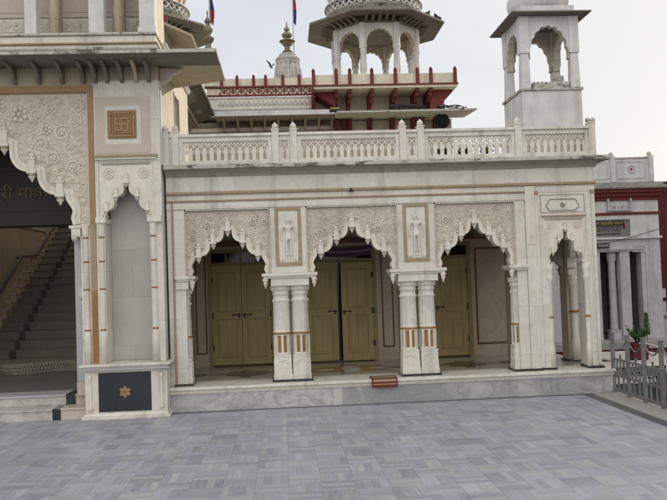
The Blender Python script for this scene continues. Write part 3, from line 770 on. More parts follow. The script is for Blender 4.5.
kc.box(4.69, 4.87, .84, 1.31, 1.80, 1.90, CARVED); kc.build('engaged_column', A)
# cusped arch in the open side of the kiosk, towards the lower yard
sa = MB(); ha = half_arch([(.09, -.16), (.18, -.33)], .26, -.50, .028)
arc = [(y, z) for y, z in full_arch(.65, 2.42, ha)]
sa.prism([(.352, 1.92), (.352, 2.555), (.948, 2.555), (.948, 1.92)] + list(reversed(arc)), XR-.14, XR-.005, CARVED, axis='X'); sa.build('side_arch_panel', A)
sb = MB(); arc = full_arch(4.315, 2.36, half_arch([(.12, -.16), (.23, -.33)], .33, -.52, .03))
sb.prism([(3.951, 1.84), (3.951, 2.449), (4.679, 2.449), (4.679, 1.84)] + list(reversed(arc)), 1.02, 1.16, COVE); sb.build('rear_arch_panel', A)  # same dark marble, painting the kiosk's inner shade
kp = MB()
for xx in (3.905, 4.80):
    kp.box(xx-.022, xx+.022, -.022, .004, .43, 3.06, WHITE); kp.box(xx-.03, xx+.03, -.030, .004, 3.06, 3.115, TANLINE)
kp.build('pilaster', A)

# ------------------------------------------------------------------ terrace balustrade
B = thing('roof_balustrade', (1.6, -.06, 3.636), 'white stone balustrade with lattice panels along the arcade roof edge', 'balustrade')
BY0, BY1, ZB = -.10, .0, 3.637
def lattice(x0, x1, n):
    mb = MB(); za, zb = 3.705, 3.985; h = zb-za; yc = (BY0+BY1)/2; d = .022
    u = (x1-x0)/n; y0, y1 = yc-d, yc+d
    for k in range(n+1):
        c = x0 + k*u
        q_ = lambda f: (max(x0, c-f*u), min(x1, c+f*u))
        (xa, xb), (xc, xd), (xe, xf_) = q_(.27), q_(.37), q_(.16)
        if xb-xa > .002:
            mb.box(xa, xb, y0, y1, za, za+.34*h, CARVED)
            mb.prism([(xa, za+.3405*h), (xc, za+.37*h), (xc, za+.50*h), (xe, za+.68*h), (xf_, za+.68*h), (xd, za+.50*h), (xd, za+.37*h), (xb, za+.3405*h)], y0+.002, y1-.002, CARVED)
        for s in (-1, 1):
            if k < n+1 and x0-1e-4 <= c+s*u <= x1+1e-4:
                p0 = Vector((c, yc, za+.62*h)); p1 = Vector((c+s*u, yc, zb+.0*h))
                mid = (p0+p1)/2 + Vector((-s*.06*u, 0, .04*h))
                dd = .017 + .0006*s
                mb.bar(p0, p1, .17*u, dd*2, CARVED)
        if k < n:                                   # slim vase standing in each opening
            g = c + u/2
            mb.ball((g, yc, za+.52*h), (.095*u, .018, .16*h), CARVED, 8, 6)
            mb.box(g-.05*u, g+.05*u, yc-.012, yc+.012, za+.66*h, za+.80*h, CARVED)
            mb.bar((g-.5*u, yc, za+.80*h), (g, yc, zb), .13*u, .040, CARVED); mb.bar((g+.5*u, yc, za+.80*h), (g, yc, zb), .13*u, .042, CARVED)
    mb.build('lattice_panel', B)
posts = [-1.69, -1.548, -.061, .209, 1.865, 2.142, 3.646, 4.802]
pw = .052
spans = []
for a, b in zip(posts, posts[1:]): spans.append((a+pw, b-pw))
rl = MB()
rl.box(posts[0]+pw, posts[-1]-pw, BY0+.005, BY1-.005, ZB, 3.66, WHITE)
for a, b in spans:
    solid = (b-a) < .1
    rl.box(a, b, BY0-.02, BY1+.02, 4.055, 4.10, WHITE)                      # top rail
    if solid: rl.box(a, b, BY0+.01, BY1-.01, 3.66, 4.055, WHITE); continue
    m = .06 if b-a > .3 else .035
    rl.box(a, b, BY0+.01, BY1-.01, 3.66, 3.705, WHITE); rl.box(a, b, BY0+.01, BY1-.01, 3.985, 4.055, WHITE)
    rl.box(a, a+m, BY0+.01, BY1-.01, 3.705, 3.985, WHITE); rl.box(b-m, b, BY0+.01, BY1-.01, 3.705, 3.985, WHITE)
    n = max(1, round((b-a-2*m)/.103)); lattice(a+m, b-m, n)
rl.build('rail', B, bevel=.005)
for k, xx in enumerate(posts):
    mb = MB(); mb.box(xx-pw, xx+pw, BY0-.012, BY1+.012, ZB, 4.155, WHITE); mb.box(xx-pw-.008, xx+pw+.008, BY0-.02, BY1+.02, 4.135, 4.16, WHITE)
    o = mb.build('post', B, bevel=.005)
    fb = MB()
    if k == len(posts)-1:
        for dx in (-.045, 0, .045): fb.ball((xx+dx, -.05, 4.185 + (.012 if dx else 0)), (.036, .036, .036), STAINED, 8, 6)
    else:
        fb.lathe(xx, -.05, [(.030, 4.16), (.045, 4.18), (.050, 4.205), (.038, 4.232), (.014, 4.252), (.004, 4.268)], WHITE, 12)
    fb.build('finial', o)
# return of the balustrade along the right edge of the roof
rr = MB(); rr.box(4.76, 4.845, .02, 1.45, ZB, 3.70, WHITE); rr.box(4.75, 4.855, .02, 1.45, 4.05, 4.10, WHITE)
for k in range(12): rr.box(4.785, 4.82, .06+.115*k, .11+.115*k, 3.70, 4.05, WHITE)
rr.build('side_rail', B)

# ------------------------------------------------------------------ chhatris
def scallop(hw, zs, rise, n=7, depth=.07, side=.0):
    pts = []
    M = n*6
    for k in range(M+1):
        t = k/M; a = PI*t
        s = 1 - depth*(abs(math.sin(n*PI*t)))*-1 - depth
        s = 1 - depth*(1-abs(math.sin(n*PI*t)))
        pts.append((-hw*math.cos(a)*s, zs + rise*(math.sin(a)**.9)*s))
    return pts
def xf(mb, n0, M):
    for v in mb.bm.verts[:][n0:]: v.co = M @ v.co
def square_chhatri():
    cx, cy, h = 4.425, .995, .495
    T = thing('square_chhatri', (cx, cy, 3.566), 'small square domed white kiosk on a tall base above the right end of the balustrade', 'chhatri')
    mb = MB(); mb.box(cx-h, cx+h, cy-h, cy+h, 3.566, 4.80, WHITEW); mb.build('tall_base', T, bevel=.006)
    mb = MB(); mb.box(cx-h-.025, cx+h+.025, cy-h-.025, cy+h+.025, 4.801, 4.845, STAINED); mb.build('base_ledge', T, bevel=.006)
    q = h - .085
    for sx in (-1, 1):
        for sy in (-1, 1):
            mb = MB(); x, y = cx+sx*q, cy+sy*q
            mb.box(x-.08, x+.08, y-.08, y+.08, 4.846, 4.94, WHITEW); mb.box(x-.076, x+.076, y-.076, y+.076, 4.94, 5.42, WHITEW, taper=(.012,.012)); mb.box(x-.082, x+.082, y-.082, y+.082, 5.42, 6.03, WHITEW)
            mb.build('pillar', T, bevel=.008)
    hw = q - .08
    for k in range(4):
        mb = MB(); arc = scallop(hw, 5.34, .54, 9, .055)
        pl_ = [(-hw, 5.33), (-hw, 6.03), (hw, 6.03), (hw, 5.33)] + [(x, z) for x, z in reversed(arc)]
        mb.prism(pl_, -q-.055, -q-.02, WHITEW, msides=TOWERIN); mb.prism(pl_, -q-.0198, -q+.055, TOWERIN)
        xf(mb, 0, Matrix.Translation((cx, cy, 0)) @ Matrix.Rotation(PI/2*k, 4, 'Z'))
        mb.build('arch', T)
    for a in ((cx-.3, cx+.3, cy-h+.02, cy-h+.10, 4.846, 4.93), ):
        mb = MB(); mb.box(*a, STAINED)
        for k in range(9): mb.ball((cx-.27+.0675*k, cy-h+.06, 4.935), (.03, .035, .03), STAINED, 6, 4)
        mb.build('sill', T)
    mb = MB(); e = .655
    mb.box(cx-e, cx+e, cy-e, cy+e, 6.036, 6.06, EAVE); mb.box(cx-h-.02, cx+h+.02, cy-h-.02, cy+h+.02, 6.061, 6.085, EAVE)
    mb.build('eave_slab', T, bevel=.004)
    mb = MB(); mb.box(cx-.45, cx+.45, cy-.45, cy+.45, 6.086, 6.215, WHITEW); mb.build('roof_block', T, bevel=.006)
    mb = MB()
    prof = [(.40, 6.216), (.46, 6.26), (.49, 6.36), (.485, 6.47), (.43, 6.62), (.33, 6.76), (.20, 6.87), (.09, 6.93), (.05, 6.96)]
    mb.lathe(cx, cy, prof, WHITEW, 32)
    for k in range(16):
        a = 2*PI*k/16; mb.tube([(cx+(r+.004)*math.cos(a), cy+(r+.004)*math.sin(a), z) for r, z in prof[:-1]], .014, WHITEW, 5)
    mb.build('dome', T)
    mb = MB(); mb.lathe(cx, cy, [(.06, 6.96), (.10, 7.0), (.03, 7.05), (.06, 7.12), (.02, 7.18), (.01, 7.3)], BRASS, 12); mb.build('finial', T)
    lamp = thing('flood_lamp', (4.80, 1.30, 4.846), 'small floodlight on a short stem inside the square kiosk', 'lamp')
    mb = MB(); mb.tube([(4.80, 1.30, 4.846), (4.80, 1.30, 5.14)], .012, POLE, 6); mb.build('stem', lamp)
    mb = MB(); mb.obox((4.84, 1.28, 5.17), (.075,0,.02), (0,.05,0), (-.01,0,.05), POLE); mb.build('lamp_housing', lamp)
    return T
square_chhatri()

def octagon_chhatri(cx, cy, z0, label, seed):
    T = thing('octagonal_chhatri', (cx, cy, z0), label, 'chhatri')
    ap, c8 = 1.17, math.cos(PI/8)
    R = ap/c8
    def ring(r, z, n=8): return [Vector((cx + r*math.cos(PI/8+2*PI*k/8), cy + r*math.sin(PI/8+2*PI*k/8), z)) for k in range(8)]
    mb = MB(); mb.lathe(cx, cy, [(R*1.10, z0), (R*1.10, z0+.10), (R*1.04, z0+.12), (R*1.04, z0+.16)], WHITEW, 8, smooth=False, rot=PI/8); mb.build('platform', T)
    zt = z0 + 1.76
    for k in range(8):
        a = PI/8 + 2*PI*k/8; x, y = cx+R*.965*math.cos(a), cy+R*.965*math.sin(a)
        mb = MB(); mb.lathe(x, y, [(.115, z0+.161), (.115, z0+.30), (.085, z0+.34), (.105, z0+.42), (.10, z0+.60), (.078, z0+.92), (.095, z0+.95), (.10, z0+1.0), (.075, z0+1.03), (.11, z0+1.08), (.115, z0+1.14)], WHITEW, 12)
        mb.lathe(x, y, [(.105, z0+1.14), (.105, zt)], WHITEW, 8, smooth=False, rot=PI/8+a); mb.build('pillar', T)
    hw = ap*math.tan(PI/8) - .095
    for k in range(8):
        mb = MB(); arc = scallop(hw, z0+1.14, .47, 9, .07)
        pl_ = [(-hw, z0+1.13), (-hw, zt-.001), (hw, zt-.001), (hw, z0+1.13)] + list(reversed(arc))
        mb.prism(pl_, -ap, -ap+.03, WHITEW, msides=EAVEPALE); mb.prism(pl_, -ap+.0302, -ap+.13, EAVEPALE)
        frame(mb, -hw+.01, hw-.01, z0+1.12, zt-.05, -ap, .012, DIRTY, .004)
        bmesh.ops.delete(mb.bm, geom=[f for f in mb.bm.faces if f.calc_center_median().z < z0+1.14 and f.material_index == mb.mi(DIRTY)], context='FACES')
        xf(mb, 0, Matrix.Translation((cx, cy, 0)) @ Matrix.Rotation(PI/4*k, 4, 'Z')); mb.build('arch', T)
    # eave: sloping slab, eight sided, with little brackets beneath
    mb = MB(); ro = 1.91/c8; i = mb.mi(EAVE)
    L0 = ring(R*1.0, zt+.18); L1 = ring(ro, zt+.10); U1 = ring(ro, zt+.15); U0 = ring(R*1.0, zt+.44)
    for a, b in ((L0, L1), (L1, U1), (U1, U0)):
        v = [mb.bm.verts.new(p) for p in a]; u = [mb.bm.verts.new(p) for p in b]
        for k in range(8): mb._face([v[k], v[(k+1) % 8], u[(k+1) % 8], u[k]], i)
    mb.build('eave', T)
    mb = MB(); mb.lathe(cx, cy, [(R*1.02, zt+.001), (R*1.06, zt+.03), (R*1.0, zt+.06), (R*1.0, zt+.17)], EAVE, 8, smooth=False, rot=PI/8)
    mb.build('bracket_band', T)
    for k in range(8):
        br = MB()
        for q in range(5):
            t = (q-2)*.19
            br.prism([(-ap-.015, zt+.02), (-ap-.06, zt+.02), (-ap-.36, zt+.13), (-ap-.36, zt+.155), (-ap-.015, zt+.155)], t-.035, t+.035, EAVE, axis='X')
        xf(br, 0, Matrix.Translation((cx, cy, 0)) @ Matrix.Rotation(PI/4*k, 4, 'Z')); br.build('bracket_row', T)
    mb = MB(); mb.lathe(cx, cy, [(1.30, zt+.30), (1.30, zt+.50), (1.36, zt+.52), (1.36, zt+.55), (1.22, zt+.55)], STAINED, 32)
    mb.lathe(cx, cy, [(1.43, zt+.76), (1.43, zt+.80), (1.24, zt+.80), (1.24, zt+.76)], WHITEW, 40)
    for k in range(40):
        a = 2*PI*k/40; c = Vector((cx+1.35*math.cos(a), cy+1.35*math.sin(a), zt+.655)); tn = Vector((-math.sin(a), math.cos(a), 0))
        for s in (-1, 1): mb.bar(c - tn*.10*s - Vector((0,0,.105)), c + tn*.10*s + Vector((0,0,.105)), .032, .05, WHITEW, up=(math.cos(a), math.sin(a), 0))
    mb.build('lattice_ring', T)
    mb = MB(); mb.lathe(cx, cy, [(1.20, zt+.551), (1.22, zt+.90), (1.30, zt+1.2), (1.28, zt+1.6), (1.05, zt+2.1), (.65, zt+2.5), (.25, zt+2.7), (.12, zt+2.8)], ORANGE, 40)
    for k in range(24):
        a = 2*PI*k/24; mb.tube([(cx+r*math.cos(a), cy+r*math.sin(a), z) for r, z in ((1.23, zt+.56), (1.25, zt+.9), (1.33, zt+1.2), (1.31, zt+1.6), (1.07, zt+2.1))], .035, WHITEW, 5)
    mb.build('dome', T)
    mb = MB(); mb.lathe(cx, cy, [(.14, zt+2.8), (.25, zt+2.9), (.08, zt+3.0), (.18, zt+3.15), (.06, zt+3.3), (.02, zt+3.6)], BRASS, 14); mb.build('finial', T)
    return T
OC = octagon_chhatri(2.86, 10.37, 7.14, 'octagonal domed chhatri with scalloped arches standing over the red railed balcony', 1)
OC2 = copy_tree(OC); OC2.location.x = -3.88
OC2['label'] = 'octagonal chhatri half hidden behind the left wing, warm light on its drum'

# ================================================================== GATE BUILDING on the left
G = thing('gate_building', (-4.6, 0, 0), 'tall marble gateway with a huge carved cusped arch, gold stone strip and overhanging eave', 'gateway')
def gb(name, a, m, bev=0.0, parent=G): return MB().box(*a, m).build(name, parent, bevel=bev)
GX1 = -1.745
# pedestal under the niche
pd = MB()
pd.box(-2.92, -1.68, -.42, .30, 0, .045, WHITE); pd.box(-2.90, -1.70, -.40, .30, .045, .085, WHITE, taper=(.02,.02))
pd.box(-2.875, -1.715, -.35, .30, .085, .685, WHITE)
pd.build('pedestal', G, bevel=.006)
pc = MB(); pc.box(-2.925, -1.675, -.405, .31, .686, .715, BLUISH); pc.box(-2.90, -1.695, -.385, .31, .715, .745, WHITE); pc.box(-2.94, -1.66, -.42, .31, .745, .775, WHITE); pc.build('pedestal_cap', G, bevel=.008)
bpn = MB(); bpn.box(-2.685, -1.945, -.356, -.345, .10, .655, BLACK); po = bpn.build('black_panel', G)
fw = MB()
for k in range(6):
    a = 2*PI*k/6 + PI/6; c = Vector((-2.315, -.359, .375)); d = Vector((math.cos(a), 0, math.sin(a))); n = Vector((-math.sin(a), 0, math.cos(a)))
    fw.prism([((c+d*u+n*v).x, (c+d*u+n*v).z) for u, v in ((.018, -.012), (.05, -.026), (.078, -.014), (.084, 0), (.078, .014), (.05, .026), (.018, .012))], -.362, -.355, GOLD)
fw.lathe(0, 0, [(.018, .0), (.018, .01)], AMBER, 12)
for v in fw.bm.verts[:][-24:]: v.co = Vector((-2.315+v.co.x, -.356-v.co.z, .375+v.co.y))
fw.build('flower_inlay', po)
for xx in (-2.80, -1.80):
    mb = MB(); mb.lathe(xx, -.352, [(.028, .12), (.030, .16), (.020, .18), (.022, .30), (.026, .40), (.020, .50), (.020, .56), (.032, .585), (.03, .61), (.02, .63)], CARVED, 12); mb.build('half_baluster', G)
# wall with the niche
nw = MB()
nw.box(-2.70, -2.572, -.22, .30, .776, 2.88, WHITEJ); nw.box(-1.928, GX1, -.22, .30, .776, 2.88, WHITEJ)
nw.box(-2.70, GX1, -.22, .30, 3.70, 4.90, WHITEJ); nw.box(-2.70, -2.645, -.22, .30, 2.881, 3.70, WHITEJ); nw.box(-1.86, GX1, -.22, .30, 2.881, 3.70, WHITEJ)
nw.box(-2.571, -1.929, .16, .30, .776, 3.699, NICHEM)
nw.box(-2.93, -2.781, -.20, .30, .776, 2.788, WHITEJ); nw.box(-2.80, -2.701, -.20, .30, 2.79, 4.90, WHITEJ)
nw.build('niche_wall', G, bevel=.006)
arch_panel(G, -2.2525, .391, 3.70, 2.88, 3.40, [(.15, -.20), (.295, -.405)], .325, .034, -.205, .20, 31, .05, .02, .85, carve_on=False, edge=.012, rosettes=[(-2.50, 3.535, .082), (-2.005, 3.535, .082)])
nc = MB()
for xx in (-2.625, -1.88):
    nc.lathe(xx, -.215, [(.055, .776), (.055, 1.18), (.043, 1.22), (.038, 1.26), (.040, 1.3), (.040, 2.62), (.056, 2.66), (.05, 2.72), (.065, 2.78), (.07, 2.87)], CARVED, 14)
nc.lathe(-2.855, -.195, [(.055, .776), (.055, 1.18), (.043, 1.22), (.038, 1.26), (.040, 1.3), (.040, 2.62), (.056, 2.66), (.05, 2.72), (.065, 2.78), (.065, 2.79)], CARVED, 14)
nc.build('engaged_column', G)
ri = MB()
for xx, yy in ((-2.625, -.215), (-1.88, -.215), (-2.855, -.195)):
    for z in (1.26, 1.85, 2.25, 2.60): ri.lathe(xx, yy, [(.043, z-.012), (.048, z), (.043, z+.012)], AMBER, 12)
ri.build('inlay_ring', G)
im = MB(); im.box(-2.69, -2.545, -.30, .1, 2.80, 2.882, WHITE); im.build('niche_impost', G, bevel=.008)
im = MB(); im.box(-1.955, -1.75, -.30, .1, 2.80, 2.882, WHITE); im.box(-1.97, -1.75, -.29, .1, 2.882, 2.90, WHITE); im.build('niche_impost', G, bevel=.008)
ml = MB(); ml.box(-2.70, -1.79, -.27, -.2, 3.755, 3.80, TANLINE); ml.box(-2.69, -1.80, -.26, -.2, 3.73, 3.755, WHITE); ml.box(-2.60, -1.90, -.232, -.2, 3.665, 3.68, COVE); ml.build('niche_moulding', G, bevel=.006)
# gold strips
gs = MB(); gs.box(-2.780, -2.701, -.228, .2, 2.801, 4.735, GOLD); gs.box(-2.780, -2.701, -.227, .2, 1.831, 2.80, TANLINE); gs.box(-2.780, -2.701, -.228, .2, .776, 1.83, AMBER); gs.box(-7.2, -2.701, -.228, .2, 4.736, 4.83, GOLD); gs.build('gold_strip', G)
# square plaque with the auspicious cross
pq = MB(); frame(pq, -2.672, -1.885, 3.825, 4.655, -.22, .135, PINK, .008); pq.box(-2.538, -2.02, -.226, -.218, 3.958, 4.522, WHITE); po = pq.build('plaque_frame', G)
sw = MB(); cx, cz, h = -2.288, 4.245, .205
sw.box(cx-h, cx+h, -.246, -.224, cz-h, cz+h, GOLD)
def sb_(u0, u1, v0, v1): sw.box(cx+u0, cx+u1, -.262, -.244, cz+v0, cz+v1, GOLD)
t = .018; e = .105
sb_(-e, e, -t, t); sb_(-t, t, t, e); sb_(-t, t, -e, -t)
sb_(t, e, e-2*t, e); sb_(-e, -t, -e, -e+2*t); sb_(e-2*t, e, -e, -t); sb_(-e, -e+2*t, t, e)
for a in (0, 1, 2, 3):
    ca, sa_ = math.cos(a*PI/2), math.sin(a*PI/2)
    for (u0, u1, v0, v1) in ((-.13, .185, .155, .185), (-.165, .10, .122, .138)):
        p0 = (u0*ca - v0*sa_, u0*sa_ + v0*ca); p1 = (u1*ca - v1*sa_, u1*sa_ + v1*ca)
        sb_(min(p0[0], p1[0]), max(p0[0], p1[0]), min(p0[1], p1[1]), max(p0[1], p1[1]))
    sw.ball((cx+.052*(1 if a in (0,3) else -1), -.248, cz+.052*(1 if a in (0,1) else -1)), (.015, .014, .015), GOLD, 8, 5)
sw.build('swastika_plaque', po)
# big carved arch: half span 1.76 about x = -4.66
GC = -4.66
gp = [(.30, -.16), (.675, -.50), (1.06, -.905), (1.455, -1.255)]
arch_panel(G, GC, 1.860, 4.735, 2.79, 4.50, gp, 1.63, .10, -.17, .24, 77, .115, .030, 1.6, edge=.036, dep=.72, margin=.03, w=.07, rk=1.2)
gi = MB(); gi.box(-3.09, -2.905, -.21, .28, 2.745, 2.789, WHITE); gi.box(-3.06, -2.905, -.20, .28, 2.62, 2.7455, WHITE)
o = gi.build('gate_impost', G, bevel=.006)
dp = MB(); dp.lathe(-3.02, -.16, [(.05, 2.62), (.05, 2.59), (.03, 2.565), (.01, 2.54)], PINK, 10); dp.build('pendant', o)
gj = MB(); gj.box(-3.075, -2.931, .0, .55, .50, 2.745, BLUISH); gj.box(-3.075, -2.931, -.02, .55, .30, .499, PINK); gj.build('gate_jamb', G, bevel=.006)
gj = MB(); gj.box(-6.56, -6.53, -.2, .55, 0, 4.73, WHITE); gj.box(-7.3, -6.561, -.2, .55, 0, 4.735, WHITE); gj.build('gate_jamb', G, bevel=.006)
# wall above, side wall and inner mass
uw = MB()
uw.box(-7.3, -1.75, -.215, .30, 4.901, 5.10, EAVEPALE)  # shade of the eave is put into the wall's tan colour
uw.box(-7.3, -2.701, -.21, .05, 4.832, 4.90, EAVEPALE)
uw.build('wall_under_eave', G)
sd = MB(); sd.box(-2.0, -1.752, .301, 1.38, 3.64, 5.53, WALLSUN); sd.box(-2.0, -1.752, 1.95, 3.30, 3.64, 5.53, WALLSUN)
sd.box(-2.0, -1.752, 1.381, 1.949, 3.64, 4.53, WALLSUN); sd.box(-2.0, -1.752, 1.381, 1.949, 5.10, 5.53, WALLSUN)
sd.box(-2.0, -1.90, 1.381, 1.949, 4.531, 5.099, DKRED)
sd.build('side_wall', G)
sm = MB(); sm.box(-2.02, -1.715, .301, 3.33, 5.531, 5.575, WHITEW); sm.box(-2.02, -1.69, .301, 3.35, 5.576, 5.61, WHITEW)
sm.box(-1.77, -1.725, -.20, -.10, 3.64, 4.89, WHITEW); sm.build('side_moulding', G, bevel=.006)
sf = MB(); frame(sf, 0, 0.01, 0, 0.01, 0, .002, WHITEW)
for (y0, y1, z0, z1) in ((1.36, 1.38, 4.51, 5.12), (1.95, 1.97, 4.51, 5.12)): sf.box(-1.76, -1.735, y0, y1, z0, z1, WHITEW)
sf.build('window_frame', G)
# eave over the front and the right side
ev = MB()
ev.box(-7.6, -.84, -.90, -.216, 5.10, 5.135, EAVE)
i = ev.mi(EAVEPALE)  # paler stone paints the sun bounce on the side soffit
O = [(-.84, -.215), (-.84, .66)]
P = [(-.84, -.2155, 5.10), (-1.745, -.2155, 5.13), (-1.745, 1.45, 5.19), (-.84, .66, 5.10)]
Q = [(x, y, z+.035) for x, y, z in P]
v = [ev.bm.verts.new(p) for p in P]; u = [ev.bm.verts.new(p) for p in Q]
ev._face(v, i); ev._face(u, i)
for k in range(4): ev._face([v[k], v[(k+1) % 4], u[(k+1) % 4], u[k]], i)
ev.build('eave', G)
ef = MB(); ef.box(-7.6, -.835, -.912, -.895, 5.095, 5.142, STAINED); ef.box(-.848, -.832, -.894, .66, 5.095, 5.142, STAINED); ef.build('eave_lip', G)
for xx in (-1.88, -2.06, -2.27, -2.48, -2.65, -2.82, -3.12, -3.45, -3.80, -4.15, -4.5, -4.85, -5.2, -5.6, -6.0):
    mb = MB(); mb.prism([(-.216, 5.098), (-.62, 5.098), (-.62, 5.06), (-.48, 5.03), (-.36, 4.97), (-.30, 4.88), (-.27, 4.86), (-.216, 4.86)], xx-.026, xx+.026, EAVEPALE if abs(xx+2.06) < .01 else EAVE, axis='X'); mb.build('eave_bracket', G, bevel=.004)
mb = MB(); mb.prism([(-1.744, 5.10), (-1.42, 5.09), (-1.47, 5.04), (-1.55, 5.02), (-1.62, 4.93), (-1.70, 4.88), (-1.744, 4.86)], -.10, .04, PINK)
mb.build('corner_bracket', G, bevel=.006)
# upper storey
us = MB()
us.box(-7.3, -1.74, -.36, .5, 5.136, 5.31, STAINED); us.box(-7.3, -1.72, -.39, .5, 5.31, 5.345, STAINED)
us.box(-7.3, -1.75, -.33, .5, 5.346, 5.40, WHITE)
us.box(-7.3, -1.73, -.36, .5, 5.401, 5.43, TANLINE); us.box(-7.3, -1.76, -.32, .5, 5.431, 5.535, WHITE); us.box(-7.3, -1.74, -.35, .5, 5.536, 5.575, STAINED)
us.build('stepped_ledge', G, bevel=.006)
ub = MB()
ub.box(-7.3, -1.80, .40, .60, 5.576, 7.6, WHITE)
for z, d in ((5.72, .05), (5.80, .03)): ub.box(-7.3, -1.80, .40-d, .40, z, z+.03, DIRTY)
ub.box(-7.3, -1.80, .37, .399, 6.05, 6.12, PINK); ub.box(-7.3, -1.80, .38, .399, 6.13, 6.6, PINK)
ub.build('upper_wall', G)
cr = MB(); cr.box(-5.2, -1.82, .385, .399, 5.84, 6.04, CARVED); carve(cr, [(-5.2, 5.84), (-5.2, 6.04), (-1.82, 6.04), (-1.82, 5.84)], .385, CARVED, .085, .03, 12, tries=900, dep=.4); cr.build('carved_band', G)
for (a, b, y0, y1) in ((-3.635, -3.465, -.28, -.11), (-3.36, -3.20, -.03, .13), (-2.72, -2.50, -.28, -.10), (-2.43, -2.26, -.03, .13), (-1.99, -1.765, -.30, -.08)):
    mb = MB(); mb.box(a, b, y0, y1, 5.576, 7.4, WHITEW if y0 < -.1 else EAVEPALE); mb.box(a-.02, b+.02, y0-.02, y1+.02, 5.577, 5.66, WHITEW) if y0 < -.29 else None  # rear pillars take tan stone to paint the warm light on them
    if y0 > -.1: mb.lathe((a+b)/2, y0-.01, [(.075, 5.577), (.08, 5.9), (.095, 6.0), (.07, 6.1), (.09, 6.5), (.09, 7.4)], EAVEPALE, 12)
    mb.build('upper_pillar', G, bevel=.006)
gb('upper_ceiling', (-7.3, -1.74, -.4, .62, 7.41, 7.7), EAVE)
gb('balcony_side', (-1.98, -1.77, -.07, .62, 5.576, 7.4), WALLSUN)
# passage interior
pi_ = MB()
pi_.box(-2.93, -2.70, .56, 3.3, .0, 4.99, TANWALL); pi_.box(-2.93, -2.70, 3.301, 10.2, .0, 3.49, PANELM); pi_.box(-7.3, -6.06, .56, 10.2, 0, 3.33, TANWALL); pi_.box(-7.3, -6.10, .56, 10.2, 3.39, 6.2, PANELM)
pi_.box(-6.06, -2.93, 10.2, 10.5, 0, 6.2, TANWALL)
pi_.build('passage_wall', G)
gb('wall_trim', (-7.3, -6.03, .56, 10.19, 3.331, 3.389), PINK)
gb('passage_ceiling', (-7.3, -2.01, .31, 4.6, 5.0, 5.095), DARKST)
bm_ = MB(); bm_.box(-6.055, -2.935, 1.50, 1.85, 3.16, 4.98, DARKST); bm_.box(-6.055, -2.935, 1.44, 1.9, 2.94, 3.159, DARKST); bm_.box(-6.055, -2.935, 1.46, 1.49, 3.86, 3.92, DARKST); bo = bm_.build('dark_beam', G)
letters('श्री महावीर', .27, LETTER, .006, (-4.227, 1.488, 3.40), bo, 'gilt_lettering', width=1.25)
gb('passage_floor', (-6.05, -2.935, .56, 4.2, .0, .315), PASSAGE)

# steps in front of the gate
S = thing('entrance_steps', (-4.6, -.1, 0), 'two pale marble steps under the big arch with a black strip beside pink treads', 'steps')
mb = MB(); mb.box(-6.4, -3.36, -.26, .55, 0, .135, STAIRW); mb.box(-6.4, -3.36, -.28, .55, .135, .16, STAIRW); mb.build('step', S, bevel=.006)
mb = MB(); mb.box(-6.4, -3.26, .08, .555, .161, .292, STAIRW); mb.box(-6.4, -3.26, .06, .555, .292, .317, BLUISH); mb.build('step', S, bevel=.006)
mb = MB(); mb.box(-3.359, -3.25, -.27, .30, 0, .162, BLACK); mb.box(-3.259, -3.13, .07, .556, .0, .319, BLACK); mb.build('black_strip', S)
mb = MB(); mb.box(-3.249, -2.88, -.26, .10, 0, .14, PINK); mb.box(-3.249, -2.88, -.28, .10, .141, .165, PINK); mb.box(-3.129, -2.925, .085, .5, .02, .285, PINK); mb.box(-3.129, -2.925, .065, .5, .286, .31, PINK); mb.build('side_step', S, bevel=.005)

# carved threshold
th = MB(); pts = []
for k in range(41):
    t = k/40; x = -6.04 + 3.09*t; y = 3.55 - .42*math.exp(-((x+5.0)/.42)**2) - .42*math.exp(-((x+3.55)/.40)**2) - .10*math.sin(t*PI)
    pts.append((x, y))
th.prism(pts + [(-2.95, 4.15), (-6.04, 4.15)], .316, .50, COVE, axis='Z')
for k in range(0, 40):
    (x0, y0), (x1, y1) = pts[k], pts[k+1]
    for q in range(3):
        th.ball((x0+(x1-x0)*q/3, y0+(y1-y0)*q/3-.003, .41 + (.035 if (k+q) % 2 else -.03)), (.03, .018, .035), COVE, 6, 4)
tag(th.build('carved_threshold', org=(-4.5, 3.6, .316)), 'curved carved stone threshold at the foot of the inner stairs', 'threshold')

# inner staircase
ST = thing('staircase', (-4.5, 4.2, .316), 'long flight of brownish marble stairs rising inside the dark gateway', 'staircase')
n = 19; rise, run = .168, .292; zb0 = .50
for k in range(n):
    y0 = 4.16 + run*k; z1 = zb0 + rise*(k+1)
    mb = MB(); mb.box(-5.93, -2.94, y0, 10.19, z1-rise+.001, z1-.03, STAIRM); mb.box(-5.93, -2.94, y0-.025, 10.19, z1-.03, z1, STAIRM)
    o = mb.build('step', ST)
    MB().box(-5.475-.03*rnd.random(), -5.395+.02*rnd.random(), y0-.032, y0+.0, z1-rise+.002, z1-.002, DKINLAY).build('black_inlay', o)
mb = MB()
for k in range(n):
    y0 = 4.16 + run*k - .09; z1 = zb0 + rise*(k+1) + .10
    mb.box(-6.055, -5.931, y0, y0+run, .316, z1, TANWALL); mb.box(-6.055, -5.915, y0-.015, y0+run-.015, z1+.001, z1+.03, PINK)
mb.build('stepped_skirting', ST)
mb = MB(); hp = [(-5.93, 3.9, 1.30), (-5.93, 6.25, 2.62), (-5.93, 7.25, 2.68), (-5.93, 9.3, 3.82)]
for a, b in zip(hp, hp[1:]): mb.bar(a, b, .055, .05, RAILM, up=(1,0,0))
for p_ in hp[1:]: mb.tube([p_, (-6.06, p_[1], p_[2]-.03)], .015, IRON, 6)
mb.build('handrail', ST)

